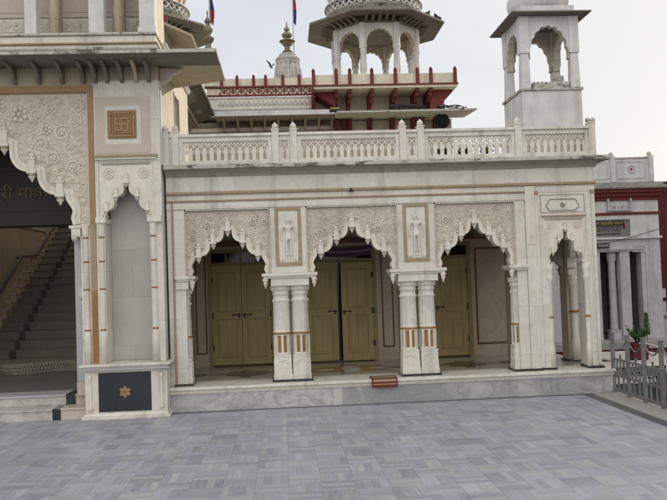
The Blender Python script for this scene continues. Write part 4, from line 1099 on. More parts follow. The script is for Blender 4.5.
# little notice on the jamb
no = MB(); no.box(-3.015, -2.915, -.012, -.004, 1.63, 1.87, PAPER); nto = no.build('paper_notice', org=(-2.965, 0, 1.63)); tag(nto, 'small white paper notice with red marks stuck on the gate jamb', 'notice')
nm = MB(); nm.prism([(-2.992, 1.69), (-2.958, 1.69), (-2.977, 1.765)], -.0155, -.0125, FLAGRED); nm.box(-2.950, -2.93, -.0155, -.0125, 1.725, 1.735, FLAGRED); nm.box(-2.999, -2.931, -.0155, -.0125, 1.835, 1.845, PINK); nm.box(-2.998, -2.935, -.0155, -.0125, 1.80, 1.806, PINK)
nm.build('red_print', nto)

# ================================================================== LEFT WING and REAR BUILDING
W = thing('left_wing', (-2.6, 6, 3.6), 'shaded wing with a deep carved bracket eave running back behind the gateway', 'building')
mb = MB(); mb.box(-2.92, -2.45, 3.31, 9.6, 3.5, 5.9, WALLSUN); mb.box(-2.92, -2.30, 3.31, 8.98, 6.29, 6.95, CREAM); mb.box(-5.9, -2.0, 8.99, 12.6, 6.3, 7.13, CREAM); mb.build('wall', W)
mb = MB(); i = mb.mi(EAVE)
P0 = [(-2.449, 3.32, 5.75), (-1.72, 3.32, 6.17), (-1.65, 3.32, 6.17), (-1.65, 3.32, 6.25), (-2.449, 3.32, 6.28)]
mb.prism([(x, z) for x, y, z in P0], 3.45, 8.22, EAVE); mb.build('eave', W)
y = 3.45; bk = MB()
while y < 8.15:
    bk.bar((-2.43, y, 5.735), (-2.12, y, 5.915), .03, .05, EAVEPALE); bk.ball((-2.30, y+.07, 5.80), (.07, .03, .035), EAVEPALE, 6, 4); bk.ball((-2.16, y+.07, 5.885), (.045, .035, .03), EAVEPALE, 6, 4); y += .14
bk.box(-2.10, -2.06, 3.46, 8.2, 5.885, 5.945, EAVEPALE)
bk.build('carved_soffit', W)
mb = MB(); mb.box(-2.298, -2.25, 3.31, 9.0, 6.85, 6.90, RED); mb.box(-2.298, -2.25, 3.31, 9.0, 7.08, 7.13, RED)
for k in range(8): mb.box(-2.298, -2.23, 3.5+.72*k, 3.57+.72*k, 6.5, 7.42, RED)
mb.box(-2.35, -2.299, 3.31, 8.95, 6.951, 7.34, CREAM); mb.build('red_parapet', W)
# small pale eave over the upper storey side
mb = MB(); mb.prism([(-2.0, 6.50), (-1.50, 6.28), (-1.48, 6.31), (-2.0, 6.56)], 2.06, 3.35, EAVEPALE); mb.box(-2.2, -1.99, 2.06, 3.34, 5.62, 6.54, WALLSUN); mb.build('upper_eave', W)

RB = thing('rear_building', (1.5, 9, 3.6), 'cream rear building with red patterned frieze and projecting red bracketed balcony', 'building')
def rb(name, a, m, bev=0.0): return MB().box(*a, m).build(name, RB, bevel=bev)
rb('wall', (-2.44, 4.72, 9.0, 12.8, 3.5, 6.14), CREAM)
rb('upper_wall', (-2.29, 4.55, 9.0, 12.8, 6.30, 6.85), CREAM)
rb('roof', (-1.9, 4.7, 9.05, 12.8, 6.86, 7.13), CREAM)
mb = MB(); mb.box(-1.66, 1.47, 8.20, 9.0, 6.17, 6.215, EAVEPALE); mb.box(-1.66, 1.47, 8.17, 8.21, 6.16, 6.27, WHITEW); mb.box(-1.66, 1.47, 8.21, 9.0, 6.216, 6.29, WHITEW); mb.build('eave', RB)
mb = MB(); mb.box(-2.44, 1.38, 8.985, 8.999, 6.02, 6.16, EAVE); mb.box(-2.44, 1.38, 8.97, 8.999, 5.86, 5.90, EAVE); mb.build('shadow_moulding', RB)  # dark strips painting shade below the rear eave
for k in range(9):
    xx = -1.45 + .36*k
    mb = MB(); mb.prism([(8.998, 5.92), (8.93, 5.92), (8.9, 6.0), (8.70, 6.10), (8.35, 6.16), (8.998, 6.16)], xx-.03, xx+.03, EAVEPALE, axis='X'); mb.build('eave_bracket', RB)
mb = MB(); mb.box(-2.28, 1.00, 8.94, 8.999, 6.31, 6.49, WHITEW); mb.box(-2.28, 1.0, 8.90, 8.999, 6.49, 6.53, WHITEW); mb.box(-2.28, 1.0, 8.96, 8.999, 6.531, 6.80, CARVED); mb.box(-2.28, .95, 8.93, 8.999, 6.80, 6.845, WHITEW)
k = 0; x = -1.6
while x < .95:
    mb.tube([(x, 8.955, 6.60), (x+.06, 8.955, 6.74), (x+.12, 8.955, 6.60)], .018, WHITEW, 5); mb.ball((x+.06, 8.955, 6.62), (.03, .02, .035), WHITEW, 6, 4); x += .125
mb.build('carved_frieze', RB)
mb = MB(); mb.box(-1.9, .93, 8.93, 8.998, 6.852, 6.90, RED); mb.box(-1.9, .93, 8.92, 8.998, 7.085, 7.13, RED); mb.box(-1.9, .93, 8.97, 8.998, 6.901, 7.084, CREAM)
x = -1.55
while x < .85:
    a = [(x+.02, 7.08), (x+.05, 6.985), (x+.115, 6.945), (x+.18, 6.985), (x+.21, 7.08)]
    mb.tube([(px, 8.968, pz) for px, pz in a], .017, RED, 5); mb.prism([(x+.115, 6.96), (x+.16, 7.03), (x+.115, 7.075), (x+.07, 7.03)], 8.955, 8.972, RED)
    mb.prism([(x-.035, 6.905), (x+.035, 6.905), (x+.022, 6.955), (x, 6.985), (x-.022, 6.955)], 8.955, 8.972, RED)
    x += .23
mb.build('red_frieze', RB)
mb = MB(); mb.box(-1.9, .93, 8.97, 9.049, 7.131, 7.34, CREAM); mb.build('parapet', RB)
for xx in (-1.5, -1.085, -.641, -.317, .142, .59):
    mb = MB(); mb.box(xx-.038, xx+.038, 8.92, 8.969, 7.131, 7.39, RED); mb.ball((xx, 8.945, 7.40), (.035, .025, .035), RED, 8, 5); mb.build('parapet_post', RB)
# balcony
bal = MB(); bal.box(.93, 4.68, 7.98, 9.04, 6.775, 6.835, CREAM); bal.box(.90, 4.71, 7.95, 9.04, 6.836, 6.875, RED); bal.box(.95, 4.66, 8.02, 8.06, 6.876, 7.15, CREAM)
bal.box(4.62, 4.66, 8.061, 9.04, 6.876, 7.15, CREAM); bal.box(.95, .99, 8.061, 9.04, 6.876, 7.15, CREAM); bal.build('balcony', RB)
PX = [.93, 1.52, 1.872, 2.447, 3.062, 3.641, 3.997, 4.635]
for xx in PX:
    mb = MB(); mb.box(xx-.042, xx+.042, 7.955, 8.019, 6.876, 7.24, RED); mb.lathe(xx, 7.987, [(.045, 7.24), (.05, 7.25), (.03, 7.28), (.01, 7.31)], RED, 8); mb.build('balcony_post', RB)
    if xx < 4.5:
        mb = MB(); mb.prism([(8.05, 6.774), (8.05, 6.70), (8.15, 6.66), (8.15, 6.60), (8.35, 6.55), (8.40, 6.48), (8.60, 6.44), (8.65, 6.34), (8.998, 6.20), (8.998, 6.774)], xx-.042, xx+.042, RED, axis='X'); mb.build('bracket', RB)
for sx, x0 in ((1, 4.56),):
    mb = MB(); mb.prism([(4.0, 6.26), (4.18, 6.26), (4.18, 6.34), (4.28, 6.36), (4.28, 6.44), (4.38, 6.46), (4.38, 6.54), (4.48, 6.57), (4.48, 6.64), (4.58, 6.67), (4.64, 6.773), (4.05, 6.773)], 8.3, 8.98, RED); mb.build('corner_corbel', RB)
mb = MB(); mb.prism([(.96, 6.773), (1.5, 6.773), (1.5, 6.35), (1.38, 6.45), (1.2, 6.58), (1.05, 6.66)], 8.3, 8.95, RED); mb.build('corner_corbel', RB)
mb = MB(); mb.prism([(7.6, 6.06), (7.6, 6.10), (9.0, 6.29), (9.0, 6.16)], 1.48, 5.06, CREAM, axis='X'); mb.box(1.47, 5.07, 7.585, 7.60, 6.055, 6.105, STAINED); mb.build('balcony_eave', RB)
for xx in (1.55, 1.75, 1.90, 2.447, 3.062, 3.641, 3.85, 4.25):
    mb = MB(); mb.prism([(8.99, 5.75), (8.90, 5.75), (8.72, 6.0), (8.6, 6.10), (8.99, 6.14)], xx-.06, xx+.06, RED, axis='X'); mb.build('eave_bracket', RB)
rb('wall_dado', (1.40, 4.71, 8.96, 8.999, 5.58, 5.66), EAVEPALE)
# loose things about the balcony
mb = MB(); mb.box(1.30, 1.56, 7.62, 7.80, 6.118, 6.21, SIGNBLK); o = mb.build('metal_box', org=(1.43, 7.7, 6.118)); tag(o, 'small black and yellow box lying on the ledge left of the balcony', 'box')
MB().box(1.32, 1.54, 7.605, 7.619, 6.165, 6.20, SIGNYEL).build('yellow_band', o)
mb = MB(); rg = random.Random(4)
for k in range(6):
    pts = []; z = 6.30 + rg.random()*.05; x0 = 2.9 + rg.random()*.4
    for q in range(14):
        t = q/13; pts.append((x0 + (1.5+.1*k)*t, 8.42 + .03*math.sin(k), z + .035*math.sin(q*1.1+k) + .02*rg.random()))
    mb.tube(pts, .014, IRON, 5)
mb.box(2.95, 3.65, 8.38, 8.46, 6.38, 6.43, IRON)
tag(mb.build('cable_bundle', org=(3.5, 8.42, 6.3)), 'tangled dark cables and a tray strung under the red balcony', 'cables')
LS = thing('horn_loudspeaker', (4.30, 8.3, 5.72), 'round black loudspeaker under the right end of the red balcony', 'loudspeaker')
n0 = MB(); n0.lathe(0, 0, [(.05, .0), (.07, .12), (.16, .24), (.20, .28), (.205, .295), (.17, .28), (.06, .20)], SIGNBLK, 24); xf(n0, 0, Matrix.Translation((4.30, 8.56, 5.93)) @ Matrix.Rotation(R_(90), 4, 'X')); n0.build('horn', LS)
MB().bar((4.30, 8.5, 5.70), (4.30, 8.5, 5.9), .03, .03, IRON).build('bracket', LS)

# ================================================================== SPIRE, FINIAL, FLAGS, BIRDS
SP = thing('temple_spire', (.40, 16, 3.5), 'grey white ribbed temple spire topped by a tall tarnished kalash', 'spire')
mb = MB(); mb.lathe(.40, 16, [(.62, 3.5), (.60, 7.5), (.52, 8.8), (.44, 9.5), (.40, 9.70)], GREYST, 24)
for k in range(16):
    a = 2*PI*k/16; mb.tube([(.40+r*math.cos(a), 16+r*math.sin(a), z) for r, z in ((.60, 7.5), (.52, 8.8), (.44, 9.5), (.40, 9.7))], .045, GREYST, 5)
mb.build('spire_shaft', SP)
mb = MB(); mb.lathe(.40, 16, [(.40, 9.68), (.44, 9.72), (.44, 9.76), (.40, 9.80), (.41, 9.88), (.33, 9.98), (.22, 10.08), (.13, 10.14), (.13, 10.2)], GREYST, 24)
for k in range(18):
    a = 2*PI*k/18; mb.ball((.40+.40*math.cos(a), 16+.40*math.sin(a), 9.86), (.055, .055, .09), GREYST, 6, 4); mb.ball((.40+.28*math.cos(a), 16+.28*math.sin(a), 10.03), (.04, .04, .06), GREYST, 6, 4)
mb.build('ribbed_cap', SP)
mb = MB(); mb.lathe(.40, 16, [(r_*1.05, 10.13+(z_-10.18)*.72) for r_, z_ in [(.17, 10.18), (.19, 10.24), (.09, 10.32), (.11, 10.42), (.09, 10.5), (.16, 10.58), (.21, 10.68), (.20, 10.72), (.28, 10.76), (.26, 10.80), (.12, 10.86), (.09, 10.92), (.16, 11.0), (.19, 11.08), (.16, 11.17), (.07, 11.24), (.06, 11.28), (.10, 11.36), (.09, 11.44), (.03, 11.54), (.015, 11.75), (.003, 11.82)]], BRASS, 20, smooth=False); mb.build('kalash', SP)
FN = thing('roof_finial', (-1.83, 9.0, 7.13), 'slim tarnished brass finial of stacked balls beside the left flagpole', 'finial')
mb = MB(); mb.box(-1.97, -1.69, 8.90, 9.2, 7.131, 8.05, CREAM); mb.build('pedestal', FN)
mb = MB(); mb.lathe(-1.83, 9.0, [(.14, 8.05), (.15, 8.15), (.08, 8.22), (.07, 8.30), (.15, 8.40), (.17, 8.46), (.07, 8.52), (.06, 8.56), (.13, 8.66), (.13, 8.72), (.06, 8.80), (.05, 8.85), (.09, 8.92), (.05, 9.0), (.02, 9.05), (.015, 9.12), (.03, 9.15), (.005, 9.24)], BRASS, 16, smooth=False); mb.build('brass_balls', FN)
def flag(name, x, y, z0, z1, label, zf, wd, mats, sw_, lean=0.02):
    T = thing(name, (x, y, z0), label, 'flag', 'flags on poles behind the roofs')
    mb = MB(); mb.tube([(x, y, z0), (x+lean*(z1-z0), y, z1)], .022, POLE, 6); mb.build('pole', T)
    mb = MB(); n = 14
    for k in range(n):
        t0, t1 = k/n, (k+1)/n
        def pt(t, s):
            return (x+lean*(zf-t*wd-z0) + .02 + s*(.06+sw_*math.sin(t*PI*.9)) , y + .04*math.sin(t*9 + s*3), zf - t*wd + .10*s*(1-t) - s*.12)
        for q in range(3):
            mb.quad([pt(t0, q/3), pt(t0, (q+1)/3), pt(t1, (q+1)/3), pt(t1, q/3)], mats[0] if t0 < .5 else mats[1])
    bmesh.ops.remove_doubles(mb.bm, verts=mb.bm.verts, dist=.0005)
    for f in mb.bm.faces: f.smooth = True
    o = mb.build('flag_cloth', T); s = o.modifiers.new('cloth', 'SOLIDIFY'); s.thickness = .008
    return T
flag('flagpole', .60, 16.2, 3.5, 12.9, 'thin pole behind the spire with a limp red and navy flag', 12.35, 1.05, (FLAGRED, BLUSH), .05, .006)
flag('flagpole', -1.86, 10.1, 7.13, 10.4, 'thin pole by the brass finial with a small navy and red flag', 9.98, .70, (BLUSH, FLAGRED), .05, .0)

def bird(loc, label, flying, hd=0.0):
    T = thing('bird', loc, label, 'bird')
    x, y, z = loc; s = 1.0
    me = bpy.data.meshes.new('bird_body'); bm = bmesh.new(); sk = bm.verts.layers.skin.verify()
    def v(a, b, c, r): q = bm.verts.new((a, b, c)); q[sk].radius = r if isinstance(r, tuple) else (r, r); return q
    if flying:
        ch = [v(-.13,0,.11,(.03,.008)), v(-.06,0,.06,.028), v(0,0,0,.042), v(.06,0,-.05,.036), v(.10,0,-.075,.026), v(.125,0,-.10,.006)]
    else:
        ch = [v(-.17,0,.03,(.028,.008)), v(-.08,0,.07,.035), v(0,0,.10,.06), v(.06,0,.15,.05), v(.085,0,.20,.036), v(.125,0,.20,.008)]
    for a, b in zip(ch, ch[1:]): bm.edges.new((a, b))
    ch[2][sk].use_root = True; bm.to_mesh(me); bm.free(); me.materials.append(BIRD)
    o = bpy.data.objects.new('body', me); COL.objects.link(o); o.parent = T; ORG[o.name] = Vector(loc)
    o.modifiers.new('skin', 'SKIN').use_smooth_shade = True; o.modifiers.new('sub', 'SUBSURF').render_levels = 2
    mb = MB()
    if flying:
        for s_ in (-1, 1):
            mb.prism([(x-.03, y+s_*.03), (x+.05, y+s_*.03), (x+.09, y+s_*.15), (x+.02, y+s_*.30), (x-.05, y+s_*.36), (x-.03, y+s_*.18)], z+.02, z+.03, BIRD, axis='Z')
        xs_ = mb.bm.verts[:]
        for q in xs_: q.co.z += abs(q.co.y-y)*.75
    else:
        for s_ in (-1, 1): mb.ball((x-.03, y+s_*.05, z+.095), (.10, .018, .045), BIRD, 8, 5); mb.tube([(x, y+s_*.025, z+.06), (x+.01, y+s_*.025, z)], .006, BIRD, 4)
    w_ = mb.build('wing', T)
    T.rotation_euler.z = hd
    if flying: T.scale = (.5, .5, .5)
    return T
bird((-.154, 8.0, 7.37), 'dark bird in flight to the left of the temple spire', True, R_(-35))
OCz = 7.14 + 1.76
bird((4.25, 9.45, OCz+.20), 'dark perched bird, left one of two on the right corner of the chhatri eave', False, R_(20))
bird((4.58, 9.62, OCz+.15), 'dark perched bird at the very tip of the chhatri eave', False, R_(-150))

# ================================================================== RIGHT SIDE BUILDING
H = thing('side_building', (8.2, 7, 0), 'pale lilac building with dark red cornice, plain parapet and a porch facing the yard', 'building')
def hb(name, a, m, bev=0.0): return MB().box(*a, m).build(name, H, bevel=bev)
hy = 7.0
mb = MB()
mb.box(5.3, 7.86, hy, hy+.3, .10, 2.60, LILAC); mb.box(8.92, 9.42, hy, hy+.3, .10, 2.60, LILAC); mb.box(7.86, 8.92, hy, hy+.3, 2.29, 2.60, LILAC)
mb.box(5.3, 9.42, hy, hy+.3, 2.66, 3.57, WHITEW); mb.box(9.12, 9.42, hy+.301, 13, -.4, 3.57, LILAC); mb.box(5.3, 9.11, hy+2.6, hy+2.8, .1, 3.5, LILAC); mb.box(5.3, 9.11, hy+.301, hy+2.6, 3.0, 3.5, LILAC)
mb.build('wall', H, bevel=.006)
mb = MB(); mb.box(8.38, 8.63, hy+.02, hy+.28, .10, 2.288, LILAC); mb.build('inner_pier', H, bevel=.008); hb('porch_end_wall', (5.3, 5.5, hy+.301, hy+2.6, .1, 2.999), LILAC)
mb = MB(); mb.box(8.12, 8.37, hy+.10, hy+.36, .10, .30, LILAC); mb.box(8.10, 8.39, hy+.08, hy+.38, .30, .33, LILAC); mb.lathe(8.245, hy+.23, [(.12, .33), (.10, .40), (.095, .50), (.088, 2.05), (.11, 2.09), (.12, 2.20), (.12, 2.288)], LILAC, 20); mb.build('porch_column', H)
mb = MB(); mb.box(8.66, 8.91, hy+1.2, hy+1.26, .10, 2.28, DKRED); mb.box(8.655, 8.90, hy+.9, hy+.95, .10, 1.15, WHITEW)
for k in range(4): mb.box(8.67, 8.89, hy+.885, hy+.90, .22+.24*k, .40+.24*k, GREYCOR)
mb.build('cabinet_door', H)
mb = MB(); mb.box(7.86, 8.1, hy+.9, hy+1.0, .10, 2.28, IRON); mb.box(5.5, 8.1, hy+1.8, hy+1.85, .1, 2.9, DARKST); mb.build('interior_shade_panels', H)  # dark panels painting the shade inside the porch opening
hb('window_ledge', (5.3, 9.46, hy-.07, hy+.3, 2.601, 2.655), WHITEW, .006)
mb = MB(); frame(mb, 8.70, 9.02, 2.27, 2.43, hy, .02, LILAC, .02); mb.box(7.8, 8.98, hy-.035, hy, 2.34, 2.385, LILAC); mb.box(9.02, 9.05, hy-.03, hy, .10, 2.36, LILAC); mb.build('door_moulding', H)
hb('red_band', (5.3, 9.44, hy-.03, hy+.02, 3.205, 3.27), RED, .004)
mb = MB(); mb.box(5.3, 9.46, hy-.06, hy+.3, 3.571, 3.66, RED); mb.box(5.3, 9.50, hy-.13, hy+.3, 3.661, 3.75, RED); mb.box(5.3, 9.55, hy-.20, hy+.3, 3.751, 3.84, RED)
mb.build('red_cornice', H, bevel=.01)
mb = MB(); mb.prism([(hy-.26, 3.841), (hy-.26, 3.88), (hy+.05, 4.03), (hy+.3, 4.03), (hy+.3, 3.841)], 5.3, 9.60, GREYCOR, axis='X'); mb.box(9.55, 9.85, hy-.2, hy+.1, 3.95, 4.0, RED); mb.box(9.74, 9.82, hy-.15, hy-.05, 4.0, 4.10, DKRED); mb.build('cement_coping', H)
mb = MB(); mb.box(6.9, 9.40, hy+.10, hy+.22, 4.031, 4.63, WHITEW); mb.box(6.9, 9.40, hy+.08, hy+.24, 4.631, 4.665, STAINED)
frame(mb, 8.44, 9.18, 4.12, 4.56, hy+.10, .02, LILAC, .012); frame(mb, 7.3, 8.20, 4.12, 4.56, hy+.10, .02, LILAC, .012)
n0 = len(mb.bm.verts)
mb.build('parapet', H)
mb = MB(); mb.lathe(0, 0, [(.10, 0), (.10, .02), (.085, .02), (.085, .01)], LILAC, 20); xf(mb, 0, Matrix.Translation((8.82, hy+.10, 4.36)) @ Matrix.Rotation(PI/2, 4, 'X')); mb.ball((8.82, hy+.09, 4.36), (.03, .02, .03), FLAGRED, 8, 5); mb.build('parapet_rosette', H)
for xx in (8.325, 9.32, 7.2):
    mb = MB(); mb.box(xx-.05, xx+.05, hy+.02, hy+.26, 4.031, 4.70, WHITEW); mb.ball((xx, hy+.14, 4.75), (.06, .06, .06), PINK, 10, 6); mb.build('parapet_post', H, bevel=.004)
mb = MB(); mb.box(8.08, 8.72, hy-.10, hy, 3.31, 3.34, LILAC); mb.box(8.10, 8.70, hy-.08, hy-.06, 3.42, 3.44, LILAC)
for xx in (8.11, 8.30, 8.50, 8.69): mb.box(xx-.02, xx+.02, hy-.09, hy-.05, 3.34, 3.46 if .2 < xx-8.0 < .6 else 3.52, LILAC)
for xx in (8.11, 8.69): mb.lathe(xx, hy-.07, [(.03, 3.52), (.035, 3.56), (.01, 3.64)], LILAC, 8)
mb.build('wall_bracket_shelf', H)
mb = MB(); mb.box(5.3, 9.5, hy-.55, hy+2.6, -.08, .099, KERB); mb.build('porch_floor', H, bevel=.008)
mb = MB(); mb.box(5.3, 9.5, hy-.5, hy+2.6, -.33, -.081, RED); mb.box(5.3, 9.6, hy-.6, hy+2.6, -.46, -.331, GREYCOR); mb.build('red_plinth', H)
# hanging wire
mb = MB(); mb.tube([(7.8 + 1.6*k/12, hy-.10, 2.50 + .34*(k/12)**1.4) for k in range(13)], .008, IRON, 5); tag(mb.build('slack_wire', org=(7.8, hy-.1, 2.5)), 'thin slack wire strung across the lilac wall below the signboard', 'wire')
# signs
SG = thing('signboard', (8.1, 6.97, 2.68), 'framed white signboard with a yellow on black line over black writing', 'sign')
mb = MB(); frame(mb, 7.48, 8.655, 2.68, 3.10, 6.998, .018, GREYCOR, .03); mb.box(7.497, 8.637, 6.98, 6.998, 2.697, 3.083, GREYCOR); o = mb.build('board', SG)
MB().box(7.50, 8.50, 6.972, 6.979, 2.93, 3.07, SIGNBLK).build('yellow_line_ground', o)
letters('जन जन महावीर सदन', .12, SIGNYEL, .002, (8.0, 6.9695, 2.965), o, 'yellow_lettering', width=.94)
letters('स बामलिजी', .19, SIGNBLU, .002, (8.02, 6.976, 2.785), o, 'black_lettering', width=.80, shear=.15)
mb = MB(); mb.prism([(8.46, 2.86), (8.47, 2.92), (8.50, 3.03), (8.54, 2.93), (8.53, 2.86)], 6.972, 6.979, SIGNBLK); mb.prism([(8.475, 2.87), (8.485, 2.91), (8.50, 2.97), (8.52, 2.91), (8.515, 2.87)], 6.968, 6.9715, FLAGRED); mb.build('flame_emblem', o)
MB().box(7.55, 8.40, 6.974, 6.979, 2.725, 2.75, SIGNBLU).build('underline', o)
SG2 = thing('name_plate', (7.95, 6.9, 2.38), 'small dark blue plate with pale letters above the porch opening', 'sign')
mb = MB(); mb.box(7.74, 8.085, 6.925, 6.955, 2.385, 2.51, SIGNBLU); o = mb.build('plate', SG2); letters('कायालय', .10, PAPER, .002, (7.93, 6.9225, 2.42), o, 'pale_lettering', width=.27)

# dark red building beyond and an added unseen house that blocks the sun on the right
X = thing('red_house', (12, 10, 0), 'dark red walled house just beyond the lilac building at the right edge', 'building')
mb = MB(); mb.box(9.75, 17, 9.6, 16, -.45, 4.1, DKRED); mb.build('wall', X)
mb = MB(); mb.box(9.70, 17.1, 9.45, 16.1, 4.101, 4.22, GREYCOR); mb.build('roof', X)
mb = MB(); mb.box(9.745, 10.8, 9.52, 9.599, -.4, 1.25, WHITEW); mb.box(9.75, 10.8, 9.50, 9.52, .9, 1.0, DKRED); mb.box(9.75, 10.8, 9.50, 9.52, .4, .5, GREYCOR); mb.build('stacked_slabs', X)
X2 = thing('sun_block_house', (17, 1, 0), 'unseen cream three storey house added to keep sun off the courtyard', 'building')
mb = MB(); mb.box(15.0, 21, -9, 9.2, -.46, 10.4, CREAM); mb.build('wall', X2); MB().box(14.7, 21.3, -9.3, 9.3, 10.401, 10.6, GREYCOR).build('roof', X2)
for k in range(4):
    mb = MB(); mb.box(14.96, 14.999, -5.5+3.2*k, -4.3+3.2*k, 1.0, 2.4, IRON); mb.box(14.96, 14.999, -5.5+3.2*k, -4.3+3.2*k, 3.6, 4.8, IRON); mb.build('window', X2)

# ================================================================== FENCE AND YARD CLUTTER
FE = thing('metal_fence', (4.95, -1.5, 0), 'grey metal fence with looped rods between square posts along the courtyard edge', 'fence')
ys = [-.13 - .50*k for k in range(12)]
for y in ys:
    mb = MB(); mb.box(4.925, 4.975, y-.026, y+.026, .012, .90, STEEL); mb.box(4.918, 4.982, y-.033, y+.033, .90, .912, STEEL); mb.build('post', FE, bevel=.004)
for ya, yb in zip(ys, ys[1:]):
    mb = MB(); pts = []
    for k in range(13):
        t = k/12; pts.append((4.95, ya+(yb-ya)*t, .86 - .17*math.sin(PI*t)))
    mb.tube(pts, .011, STEEL, 6); mb.build('looped_rod', FE)
    mb = MB(); d = .018
    a, b = yb+.036, ya-.036; u = (b-a)/4
    for z in (.52, .28, .06): mb.box(4.94, 4.96, a, b, z-.014, z+.014, STEEL)
    for q in range(1, 4): 
        z0, z1 = ((.294, .506) if q % 2 else (.294, .60))
        mb.box(4.942, 4.958, a+u*q-.022, a+u*q+.022, z0, z1, STEEL)
    mb.box(4.942, 4.958, a+u*.6, a+u*1.8, .395, .42, STEEL); mb.box(4.942, 4.958, a+u*2.2, a+u*3.4, .36, .385, STEEL)
    mb.box(4.942, 4.958, a+u*1.2-.02, a+u*1.2+.02, .074, .266, STEEL); mb.box(4.942, 4.958, a+u*2.8-.02, a+u*2.8+.02, .074, .266, STEEL)
    mb.build('grille', FE)
# steps down in the yard
YS = thing('yard_steps', (6.0, 2.0, -.4), 'low dark stone steps with white slab tops behind the metal fence', 'steps')
for k, (x0, x1, y0, y1, zt) in enumerate(((5.05, 6.3, .30, .75, .10), (5.05, 6.4, .76, 1.25, .30), (6.45, 7.8, 2.0, 4.9, .06))):
    mb = MB(); mb.box(x0, x1, y0, y1, -.40, zt-.035, DARKSTR); o = mb.build('riser', YS); MB().box(x0-.03, x1+.04, y0-.05, y1, zt-.034, zt, WHITE).build('slab_top', o, bevel=.004)
def rbox(loc, sx, sy, sz, label, grp=True, m=DKRED):
    x, y, z = loc
    mb = MB(); mb.box(x-sx/2, x+sx/2, y-sy/2, y+sy/2, z, z+sz, m, taper=(-.02, -.02)); mb.box(x-sx/2-.035, x+sx/2+.035, y-sy/2-.035, y+sy/2+.035, z+sz, z+sz+.035, m)
    o = mb.build('planter_box', org=loc, bevel=.006); tag(o, label, 'planter', 'dark red planter boxes')
    MB().box(x-sx/2-.0, x+sx/2, y-sy/2, y+sy/2, z+sz+.03, z+sz+.038, SOIL).build('soil', o)
    return o
rbox((6.82, 3.0, .062), .28, .28, .33, 'tall dark red planter box holding the leafy plant near the porch')
rbox((6.45, 1.2, -.40), .36, .30, .42, 'square dark red planter box between the stone steps and the tilted table')
rbox((5.45, -.45, -.40), .36, .30, .30, 'small dark red planter box nearest to the metal fence')
rbox((6.05, -.1, -.40), .60, .35, .20, 'wide low dark red planter box on the yard floor behind the fence posts')
rbox((6.95, .6, -.40), .40, .30, .42, 'dark red planter box standing below the tilted white table top')
def plant(loc, n, hgt, spread, seed, label, leaf=.06, name='potted_plant'):
    T = thing(name, loc, label, 'plant'); rg = random.Random(seed); x, y, z = loc
    st = MB(); lf = MB()
    for k in range(n):
        a = rg.uniform(0, 2*PI); sp = spread*rg.random()**.6; hh = hgt*rg.uniform(.45, 1.0)
        top = Vector((x+sp*math.cos(a), y+sp*math.sin(a), z+hh)); base = Vector((x+.1*sp*math.cos(a), y+.1*sp*math.sin(a), z)); mid = (top+base)/2 + Vector((.25*sp*math.cos(a+1), .25*sp*math.sin(a+1), .04))
        st.tube([base, mid, top], [.007, .005, .003], LEAF, 4)
        for q in range(11):
            t = .25 + .75*q/10; p = base.lerp(mid, min(1, t*2)) if t < .5 else mid.lerp(top, t*2-1)
            d = Vector((rg.uniform(-1,1), rg.uniform(-1,1), rg.uniform(-.3, .9))).normalized(); s = d.cross(Vector((rg.uniform(-1,1), rg.uniform(-1,1), rg.uniform(-1,1)))).normalized()
            l = leaf*rg.uniform(.6, 1.3)
            lf.quad([p, p+d*l*.5+s*l*.28, p+d*l, p+d*l*.5-s*l*.28], LEAF)
    st.build('stem', T); lf.build('foliage', T)
    return T
plant((6.82, 3.0, .43), 20, .30, .24, 3, 'green leafy plant spreading from the tall red planter box')
cy_ = thing('slender_cypress', (7.02, 3.0, .46), 'slim upright bright green shrub rising behind the leafy planter', 'shrub')
cl = MB(); rg = random.Random(9)
for k in range(420):
    t = rg.random(); a = rg.uniform(0, 2*PI); r = (.055*(1-t)**.6+.01)*rg.uniform(.4, 1.1); p = Vector((7.02+r*math.cos(a), 3.0+r*math.sin(a), .46+.10+.42*t)); d = Vector((math.cos(a)*.6, math.sin(a)*.6, 1)).normalized(); s = Vector((-math.sin(a), math.cos(a), 0))
    l = rg.uniform(.025, .05); cl.quad([p, p+d*l*.5+s*l*.25, p+d*l, p+d*l*.5-s*l*.25], LEAF)
cl.build('foliage', cy_); MB().tube([(7.02, 3.0, .46), (7.02, 3.0, .85)], .008, SOIL, 5).build('stem', cy_)
for k, (x_, y_, z_, sx_, sy_, sz_, m_, lb_) in enumerate(((5.62, -1.15, -.40, .50, .34, .34, IRON, 'dark iron crate standing low in the yard behind the fence grille'), (6.5, -.35, -.40, .70, .30, .55, DARKSTR, 'dark stone block beside the tilted white table top'), (6.0, .05, -.40, .36, .36, .62, GREYCOR, 'rough grey cement pedestal between the yard steps and the fence'))):
    mb = MB(); mb.box(x_-sx_/2, x_+sx_/2, y_-sy_/2, y_+sy_/2, z_, z_+sz_, m_); mb.box(x_-sx_/2-.02, x_+sx_/2+.02, y_-sy_/2-.02, y_+sy_/2+.02, z_+sz_, z_+sz_+.03, m_)
    tag(mb.build(('iron_crate', 'stone_block', 'cement_pedestal')[k], org=(x_, y_, z_), bevel=.008), lb_, ('crate', 'stone block', 'pedestal')[k])
tt = thing('slab_table', (7.1, .9, -.40), 'white slab table top tilted towards the fence beside the red boxes', 'table')
mb = MB(); mb.obox((7.05, .75, .13), (.52, .10, .03), (-.06, .33, .0), (0, 0, .018), WHITE); mb.build('table_top', tt)
mb = MB(); mb.obox((7.05, .75, .098), (.52, .10, .03), (-.06, .33, .0), (0, 0, .012), SIGNYEL); mb.build('table_edge', tt)
for dx, dy in ((-.35, -.2), (.35, -.1), (-.35, .2), (.35, .25)): MB().box(7.05+dx-.025, 7.05+dx+.025, .75+dy-.025, .75+dy+.025, -.40, .08, IRON).build('leg', tt)
